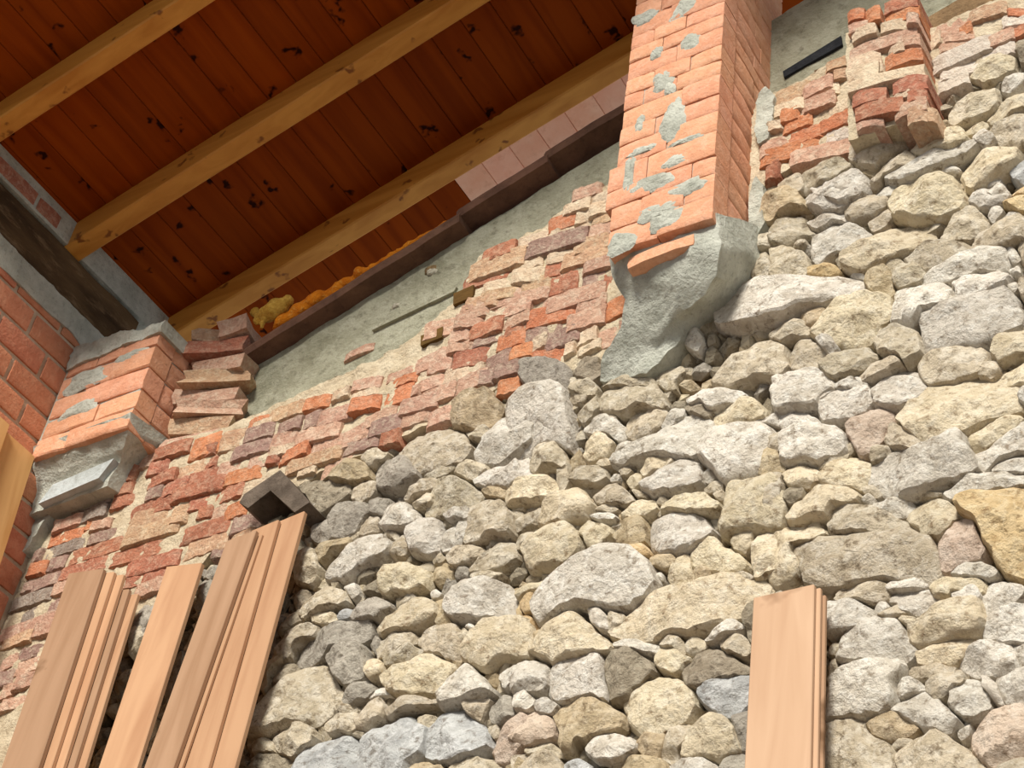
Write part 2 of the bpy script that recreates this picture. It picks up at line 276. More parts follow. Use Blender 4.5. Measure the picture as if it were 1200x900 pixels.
k -2902,4539 -2867,4552 -2807,4543 -2827,4511 -2838,4477 -2874,4496
c -2308,5360 -2273,5387 -2206,5385 -2193,5361 -2236,5337 -2293,5332
d -2148,5582 -2137,5608 -2070,5595 -2051,5548 -2058,5520 -2109,5548
d -3789,5196 -3778,5252 -3732,5230 -3699,5163 -3740,5144 -3775,5162
k -2097,4600 -2061,4615 -2022,4574 -2057,4547 -2087,4550
k -3335,5554 -3293,5594 -3229,5616 -3198,5606 -3200,5565 -3266,5554 -3322,5540
w -2232,5521 -2219,5587 -2195,5609 -2152,5589 -2159,5556 -2198,5520
t -1727,5856 -1686,5882 -1627,5878 -1639,5820 -1686,5818
w -1888,5460 -1848,5466 -1778,5446 -1777,5393 -1816,5407
c -3364,4818 -3329,4828 -3285,4791 -3287,4756 -3329,4739 -3356,4781
k -1823,5371 -1785,5367 -1787,5284 -1814,5274 -1838,5329
w -3129,5271 -3114,5345 -3088,5357 -3061,5251 -3105,5239
t -2111,4858 -2067,4889 -2028,4861 -2034,4829 -2087,4826
k -2652,5422 -2664,5486 -2624,5482 -2599,5415 -2612,5380 -2637,5368
t -2247,4930 -2227,4968 -2163,4950 -2153,4921 -2191,4906
w -1445,6402 -1387,6421 -1323,6390 -1349,6355 -1421,6367
w -1054,6526 -1013,6547 -972,6465 -1005,6441 -1034,6468
d -3460,5167 -3391,5207 -3356,5178 -3356,5130 -3435,5142
k -3275,5652 -3189,5666 -3128,5646 -3179,5610 -3279,5621
g -3501,5564 -3473,5597 -3404,5555 -3422,5498 -3476,5514
o -2744,4914 -2706,4949 -2677,4923 -2678,4862 -2721,4868
o -2753,4855 -2703,4859 -2655,4808 -2685,4786 -2730,4814
k -939,6023 -909,6041 -860,6018 -866,5957 -907,5981
w -3059,5241 -3068,5351 -3021,5347 -3011,5285 -3040,5240
w -1602,5503 -1556,5511 -1482,5469 -1490,5443 -1557,5467
t -3822,4888 -3820,4953 -3761,4958 -3769,4913 -3803,4893 -3808,4802 -3835,4826
k -1431,6009 -1399,6039 -1345,6009 -1339,5980 -1378,5970 -1424,5985
k -3607,5836 -3527,5854 -3467,5812 -3541,5770
d -1773,5071 -1751,5100 -1707,5095 -1707,5059 -1743,5027
c -2841,5362 -2849,5454 -2817,5454 -2785,5345 -2821,5346
w -1605,4384 -1572,4399 -1526,4395 -1520,4376 -1566,4361 -1598,4368
c -2769,4974 -2721,4997 -2669,4992 -2675,4967 -2715,4951 -2755,4935
k -1111,5377 -1092,5416 -1051,5410 -1046,5380 -1076,5346
g -3864,5631 -3799,5665 -3739,5636 -3759,5588 -3813,5594
c -3668,5096 -3620,5103 -3572,5086 -3557,5044 -3616,5045 -3654,5059
g -4313,5448 -4267,5478 -4190,5478 -4196,5427 -4246,5409
k -3107,5812 -3090,5828 -2997,5796 -3009,5746 -3080,5770
w -2625,4479 -2582,4490 -2540,4465 -2552,4436 -2600,4442
k -2385,4778 -2328,4755 -2318,4732 -2369,4699 -2381,4744
k -3300,5087 -3246,5101 -3197,5060 -3225,5039 -3282,5045
k -2801,5205 -2752,5229 -2705,5205 -2744,5170 -2787,5163
k -3305,5524 -3256,5551 -3205,5535 -3215,5486 -3272,5483
c -1295,6717 -1243,6753 -1220,6715 -1215,6649 -1263,6675
k -1475,5153 -1453,5181 -1411,5167 -1405,5138 -1469,5124
c -1085,6592 -1040,6611 -996,6568 -1022,6534 -1075,6562
k -1685,5186 -1648,5192 -1597,5193 -1554,5187 -1561,5172 -1627,5167 -1656,5163
w -1663,5746 -1600,5717 -1577,5662 -1608,5649
d -4537,5023 -4540,5093 -4507,5095 -4486,4972 -4514,4959
k -2961,5090 -2890,5084 -2832,5055 -2865,5036 -2949,5068
t -2965,5460 -2900,5460 -2850,5424 -2855,5396 -2942,5433
c -2373,5343 -2338,5375 -2303,5349 -2308,5312 -2349,5306
k -2984,4825 -2981,4886 -2928,4828 -2946,4780
k -3103,4545 -3014,4526 -3032,4489 -3077,4498
c -1220,6715 -1194,6751 -1171,6713 -1174,6652 -1215,6649
w -3135,5411 -3090,5423 -3043,5424 -3025,5373 -3101,5381
w -1034,6090 -1019,6133 -983,6115 -975,6084 -1018,6050
w -1482,4586 -1449,4593 -1431,4565 -1464,4539 -1483,4556
k -1448,4106 -1426,4128 -1384,4113 -1397,4096 -1434,4090
w -3566,5206 -3509,5215 -3470,5151 -3500,5130 -3540,5179
k -3470,4674 -3394,4662 -3367,4626 -3421,4621 -3442,4634
k -2498,5276 -2429,5260 -2392,5225 -2434,5219 -2486,5244
k -1952,4832 -1915,4830 -1871,4793 -1892,4782 -1951,4806
k -4306,5218 -4269,5239 -4205,5243 -4200,5191 -4264,5187
w -2441,5482 -2420,5535 -2377,5536 -2353,5503 -2399,5488 -2432,5474
k -1629,4479 -1604,4488 -1584,4468 -1591,4432 -1624,4440
k -1513,5034 -1478,5048 -1444,4995 -1466,4984 -1500,5012
w -1055,6279 -972,6267 -975,6228 -1049,6243
t -2690,4761 -2652,4790 -2618,4782 -2653,4735 -2677,4724
w -1521,5010 -1500,5021 -1459,4974 -1473,4957 -1514,4983
w -2510,5223 -2477,5237 -2408,5211 -2406,5187 -2456,5193
k -1627,4434 -1604,4428 -1598,4390 -1618,4365 -1630,4375
w -1257,4094 -1239,4143 -1222,4133 -1227,4094 -1248,4082
g -3054,5134 -3036,5158 -2987,5135 -2990,5098 -3045,5103
d -1589,6112 -1564,6135 -1524,6117 -1532,6087 -1573,6061
w -986,5886 -977,5918 -950,5891 -941,5834 -969,5837
b -3561,5078 -3521,5097 -3478,5076 -3489,5041 -3538,5044
w -3337,4671 -3310,4696 -3256,4697 -3231,4661 -3276,4662
k -3810,5142 -3729,5141 -3727,5092 -3788,5098
k -2068,5208 -2022,5235 -1997,5213 -2004,5188 -2051,5184
d -2212,5605 -2207,5659 -2155,5635 -2153,5594
k -2094,6105 -2006,6091 -2056,6045 -2083,6056
w -2079,5286 -2048,5295 -2022,5249 -2053,5231 -2069,5246
w -2836,5593 -2799,5591 -2773,5531 -2798,5514 -2832,5560
k -1329,4959 -1295,4965 -1256,4953 -1264,4930 -1323,4944
g -3366,4890 -3364,4945 -3323,4907 -3328,4845
k -2849,5325 -2830,5349 -2782,5324 -2795,5290 -2832,5296
k -3423,5405 -3398,5429 -3342,5392 -3346,5363 -3398,5378
k -2814,4452 -2769,4450 -2759,4409 -2781,4397
k -2527,5696 -2488,5708 -2431,5656 -2466,5658 -2516,5676
c -2497,5481 -2458,5478 -2437,5441 -2480,5435 -2508,5465
w -995,6066 -957,6080 -916,6045 -953,6035
k -3167,5223 -3134,5248 -3100,5214 -3124,5192 -3153,5200
k -2413,5409 -2384,5419 -2352,5389 -2371,5366 -2397,5375
d -3902,5819 -3916,5790 -3874,5755 -3831,5797
w -997,5747 -962,5742 -955,5709 -981,5690
d -2094,5939 -2052,5939 -2050,5889 -2083,5886
w -1534,6005 -1517,6031 -1486,6017 -1479,5976 -1510,5984
d -3387,4554 -3321,4541 -3323,4508 -3361,4520
k -1564,5236 -1538,5241 -1524,5205 -1554,5187
k -2031,5178 -1996,5186 -1979,5144 -2010,5140
c -2423,5059 -2421,5081 -2360,5046 -2384,5035 -2413,5038
k -2349,5297 -2306,5278 -2279,5246 -2320,5245
w -985,5813 -949,5818 -945,5775 -980,5780
w -2248,4887 -2230,4908 -2198,4895 -2196,4864
k -4254,5055 -4222,5058 -4222,4990 -4244,4975
k -2936,5215 -2904,5240 -2865,5219 -2915,5195
k -1763,6276 -1712,6294 -1704,6267 -1733,6239
w -2445,5385 -2425,5398 -2398,5380 -2404,5352 -2438,5359
w -1179,6400 -1124,6413 -1110,6377 -1157,6383
w -3143,5069 -3123,5082 -3090,5050 -3105,5036 -3134,5043
k -2252,5210 -2221,5228 -2195,5206 -2218,5186
w -2967,4878 -2937,4884 -2911,4855 -2921,4840
d -4320,5262 -4294,5281 -4236,5271 -4261,5247
o -1059,4874 -1033,4882 -1008,4867 -1028,4857
o -2763,4928 -2741,4896 -2729,4866 -2754,4868"""
BRICKS = """O -5376 5926 -5089 5919 71
P -5100 5926 -4981 5923 55
M -5088 5851 -4944 5857 64
G -5356 5856 -5123 5853 70
R -5195 5780 -4856 5784 86
M -5410 5840 -5366 5859 66
O -5405 5768 -5301 5766 74
M -5293 5768 -5192 5771 73
R -5196 5687 -4921 5696 76
R -4907 5692 -4607 5690 79
R -4774 5602 -4482 5595 85
T -4847 5782 -4547 5794 98
M -5344 5666 -5188 5678 72
M -5399 5673 -5336 5687 62
P -5203 5613 -5095 5615 71
G -5442 5592 -5198 5601 71
M -5192 5506 -5086 5530 77
G -5356 5495 -5270 5511 70
P -5475 5436 -5096 5452 73
R -4756 5531 -4669 5530 59
R -4666 5522 -4470 5512 67
P -4675 5459 -4521 5461 74
T -5587 5762 -5513 5773 102
M -5536 5647 -5478 5655 63
P -5234 5406 -5091 5400 76
T -5424 5379 -5223 5382 59
R -5550 5919 -5465 5927 76
M -5591 6013 -5488 6024 88
P -5341 5989 -5183 6007 67
R -4830 6251 -4633 6256 78
O -4619 6214 -4454 6229 125
T -4436 6194 -4305 6207 124
P -4973 6247 -4830 6251 79
R -5041 6177 -4927 6190 87
R -4845 6172 -4736 6170 77
R -4835 6095 -4661 6093 75
T -4663 6097 -4503 6102 75
R -4503 6102 -4432 6103 66
R -4585 6032 -4421 6027 83
R -4715 6009 -4572 6016 83
M -4797 6011 -4718 6018 74
R -5004 6099 -4922 6106 67
R -5012 6028 -4896 6033 67
R -4876 5931 -4626 5938 87
R -4625 5957 -4349 5957 90
O -4349 5957 -4149 5956 80
P -4408 6023 -4254 6029 100
T -4845 5867 -4634 5866 127
T -4593 5838 -4514 5838 98
R -4528 5881 -4388 5884 88
R -4386 5876 -4226 5880 83
R -4442 5808 -4365 5808 70
P -4372 5780 -4298 5788 78
O -4290 5763 -4170 5764 82
R -4502 5705 -4237 5709 95
M -4227 5677 -4133 5686 84
T -4464 5613 -4240 5622 93
T -4233 5598 -4094 5601 74
M -4285 5547 -4203 5546 41
O -5132 5944 -5076 5951 56
O -4306 6265 -4196 6263 56
T -4194 6259 -4004 6265 85
O -4004 6265 -3864 6248 75
M -4297 6180 -4143 6184 84
M -4132 6172 -3995 6173 74
M -3974 6150 -3895 6162 92
P -3889 6136 -3721 6141 90
P -4127 6098 -3998 6094 81
C -4269 6219 -4161 6223 67
M -4333 6087 -4142 6095 78
P -4237 6023 -4129 6019 81
O -4058 5980 -3905 5992 75
C -4117 6031 -3996 6030 54
P -3991 6068 -3757 6043 80
P -3901 5975 -3729 5987 70
R -4119 5985 -4066 5983 44
T -4002 5908 -3718 5907 74
P -3805 5822 -3652 5832 101
C -3931 5862 -3837 5862 51
C -4225 5849 -4081 5872 104
R -4547 6190 -4466 6187 67
C -3841 6248 -3763 6260 56
C -3737 6210 -3606 6211 45
O -3723 6149 -3582 6146 81
O -3570 6142 -3422 6144 98
P -3582 6266 -3447 6273 55
O -3559 6226 -3416 6221 54
P -3745 6278 -3601 6258 64
P -3647 6036 -3488 6050 78
P -3446 5982 -3306 6001 102
M -3600 5981 -3446 5982 95
R -3527 5903 -3430 5900 75
P -3729 5956 -3611 6001 95
M -3712 5912 -3544 5917 68
P -3459 6048 -3280 6045 86
P -3439 6270 -3283 6299 90
C -3407 6209 -3289 6213 53
P -3395 6150 -3278 6154 71
P -3379 6066 -3204 6079 95
C -3271 6151 -3143 6158 86
P -3187 6058 -3058 6087 94
R -3237 6233 -3078 6220 97
P -3315 5944 -3202 5949 84
P -3273 6319 -3132 6305 62
P -3411 6124 -3377 6127 61
P -3412 6465 -3254 6460 103
P -3253 6451 -3132 6435 83
P -3276 6378 -3188 6376 82
R -3176 6363 -3019 6365 90
P -3019 6365 -2892 6370 89
P -3248 6508 -3107 6500 103
M -3154 6313 -3005 6319 80
O -3036 6251 -2896 6251 87
R -2997 6308 -2896 6299 61
O -2893 6330 -2669 6310 105
M -2896 6251 -2727 6255 95
P -3091 6435 -2893 6428 82
C -3116 6421 -2972 6419 73
P -2697 6219 -2533 6223 102
P -2669 6310 -2540 6297 95
P -2833 6378 -2546 6363 97
P -3356 6238 -3250 6230 72
M -3088 6153 -2956 6157 95
O -2949 6154 -2852 6163 77
M -3010 6077 -2899 6081 76
O -2984 5991 -2882 5999 83
P -3190 6074 -3125 6089 94
C -3120 6103 -3083 6120 111
M -3075 6070 -3016 6071 77
C -2872 6171 -2798 6197 77
M -2793 6156 -2641 6165 93
O -2843 6098 -2688 6076 76
C -2687 6069 -2652 6093 67
C -2649 6122 -2561 6126 75
C -2634 6048 -2537 6063 49
P -3110 6518 -2958 6513 84
P -2758 7008 -2627 7008 80
C -2668 6937 -2559 6930 78
C -2799 6946 -2667 6928 69
O -2868 6879 -2724 6883 99
C -2729 6868 -2665 6873 98
C -2658 6870 -2553 6864 87
C -2813 6827 -2655 6807 77
T -2649 6822 -2537 6795 76
P -2705 6768 -2630 6760 67
P -2654 6737 -2528 6730 84
M -2957 6761 -2660 6731 105
C -3008 6828 -2867 6817 78
R -3186 6827 -3022 6825 88
T -3239 6753 -2962 6745 118
R -3267 6704 -3017 6691 87
C -3002 6685 -2871 6679 67
C -2842 6666 -2713 6660 85
T -2714 6669 -2528 6661 93
R -2846 6591 -2772 6593 83
T -2767 6607 -2561 6592 93
C -3001 6624 -2860 6597 84
C -3152 6612 -3006 6609 95
T -3153 6570 -2968 6534 66
T -2962 6540 -2812 6534 102
R -2820 6488 -2688 6489 109
P -2953 6478 -2817 6462 73
T -3229 6559 -3062 6523 75
P -2659 6526 -2534 6513 72
M -2659 6460 -2548 6453 89
R -2556 6400 -2526 6419 105
P -2814 6387 -2679 6403 71
C -2867 6817 -2804 6810 58
P -2551 6084 -2459 6093 106
P -2462 6117 -2413 6120 74
M -2413 6128 -2346 6123 82
O -2540 6234 -2417 6245 110
T -1840 7187 -1685 7183 87
T -1832 7127 -1721 7120 57
C -1844 7087 -1709 7077 77
P -1709 7132 -1587 7155 86
C -1685 7100 -1564 7105 76
P -1709 7040 -1576 7039 85
O -1800 7027 -1727 7023 85
O -1793 6960 -1678 6970 75
C -1607 6975 -1512 6968 74
O -1774 6879 -1631 6873 82
O -1649 6883 -1513 6889 81
P -1889 6869 -1774 6879 101
O -1888 6816 -1637 6807 99
W -1619 6824 -1503 6822 98
P -1755 6739 -1510 6723 88
T -1605 7231 -1523 7240 68
T -1575 7176 -1521 7182 77
R -1868 6728 -1808 6732 99
C -1855 6984 -1800 6990 57
P -1161 7220 -1008 7218 85
T -1013 7222 -880 7212 83
O -1067 7162 -1017 7159 74
P -1125 7151 -1015 7112 55
P -1144 7099 -1022 7080 55
W -1172 7006 -949 7026 99
W -1153 6942 -998 6940 79
W -997 6957 -868 6951 79
P -955 7021 -862 7027 71
W -1167 6880 -1051 6883 88
C -1186 7170 -1140 7179 84
O -870 7156 -794 7125 49
W -893 7110 -796 7099 70
O -870 7031 -803 7027 58
M -5280 5294 -5150 5298 67
P -5374 5265 -5282 5283 73
M -5330 5181 -5263 5194 77
P -5269 5224 -5109 5232 72
P -5292 5112 -5199 5124 71
P -5202 5130 -5120 5151 76
P -5256 5033 -5100 5058 62
G -5191 6009 -5036 6006 75
G -5359 6089 -5200 6086 63
G -5200 6086 -5034 6084 64"""
PILASTER = """R -1318 7319 -1179 7297 87
O -1467 7335 -1395 7333 79
O -1402 7304 -1325 7285 107
O -1321 7244 -1177 7229 86
P -1468 7268 -1362 7241 69
C -1457 7214 -1345 7193 77
C -1339 7199 -1225 7175 76
P -1230 7179 -1179 7166 75
P -1470 7120 -1194 7100 84
C -1477 7042 -1339 7033 93
C -1315 7037 -1242 7029 64
P -1257 7066 -1180 7037 74
O -1329 6982 -1178 6955 90
C -1478 6961 -1347 6948 101
C -1347 6939 -1324 6944 55
C -1474 6888 -1172 6846 71
R -1301 6799 -1164 6773 96
R -1458 6801 -1323 6786 88
C -1308 6735 -1210 6731 43
R -1448 6718 -1255 6680 96
R -1244 6707 -1168 6699 77
P -1300 6646 -1171 6641 94
P -1449 6668 -1339 6650 77
T -1248 6585 -1173 6585 100
T -1184 6583 -1143 6560 92"""
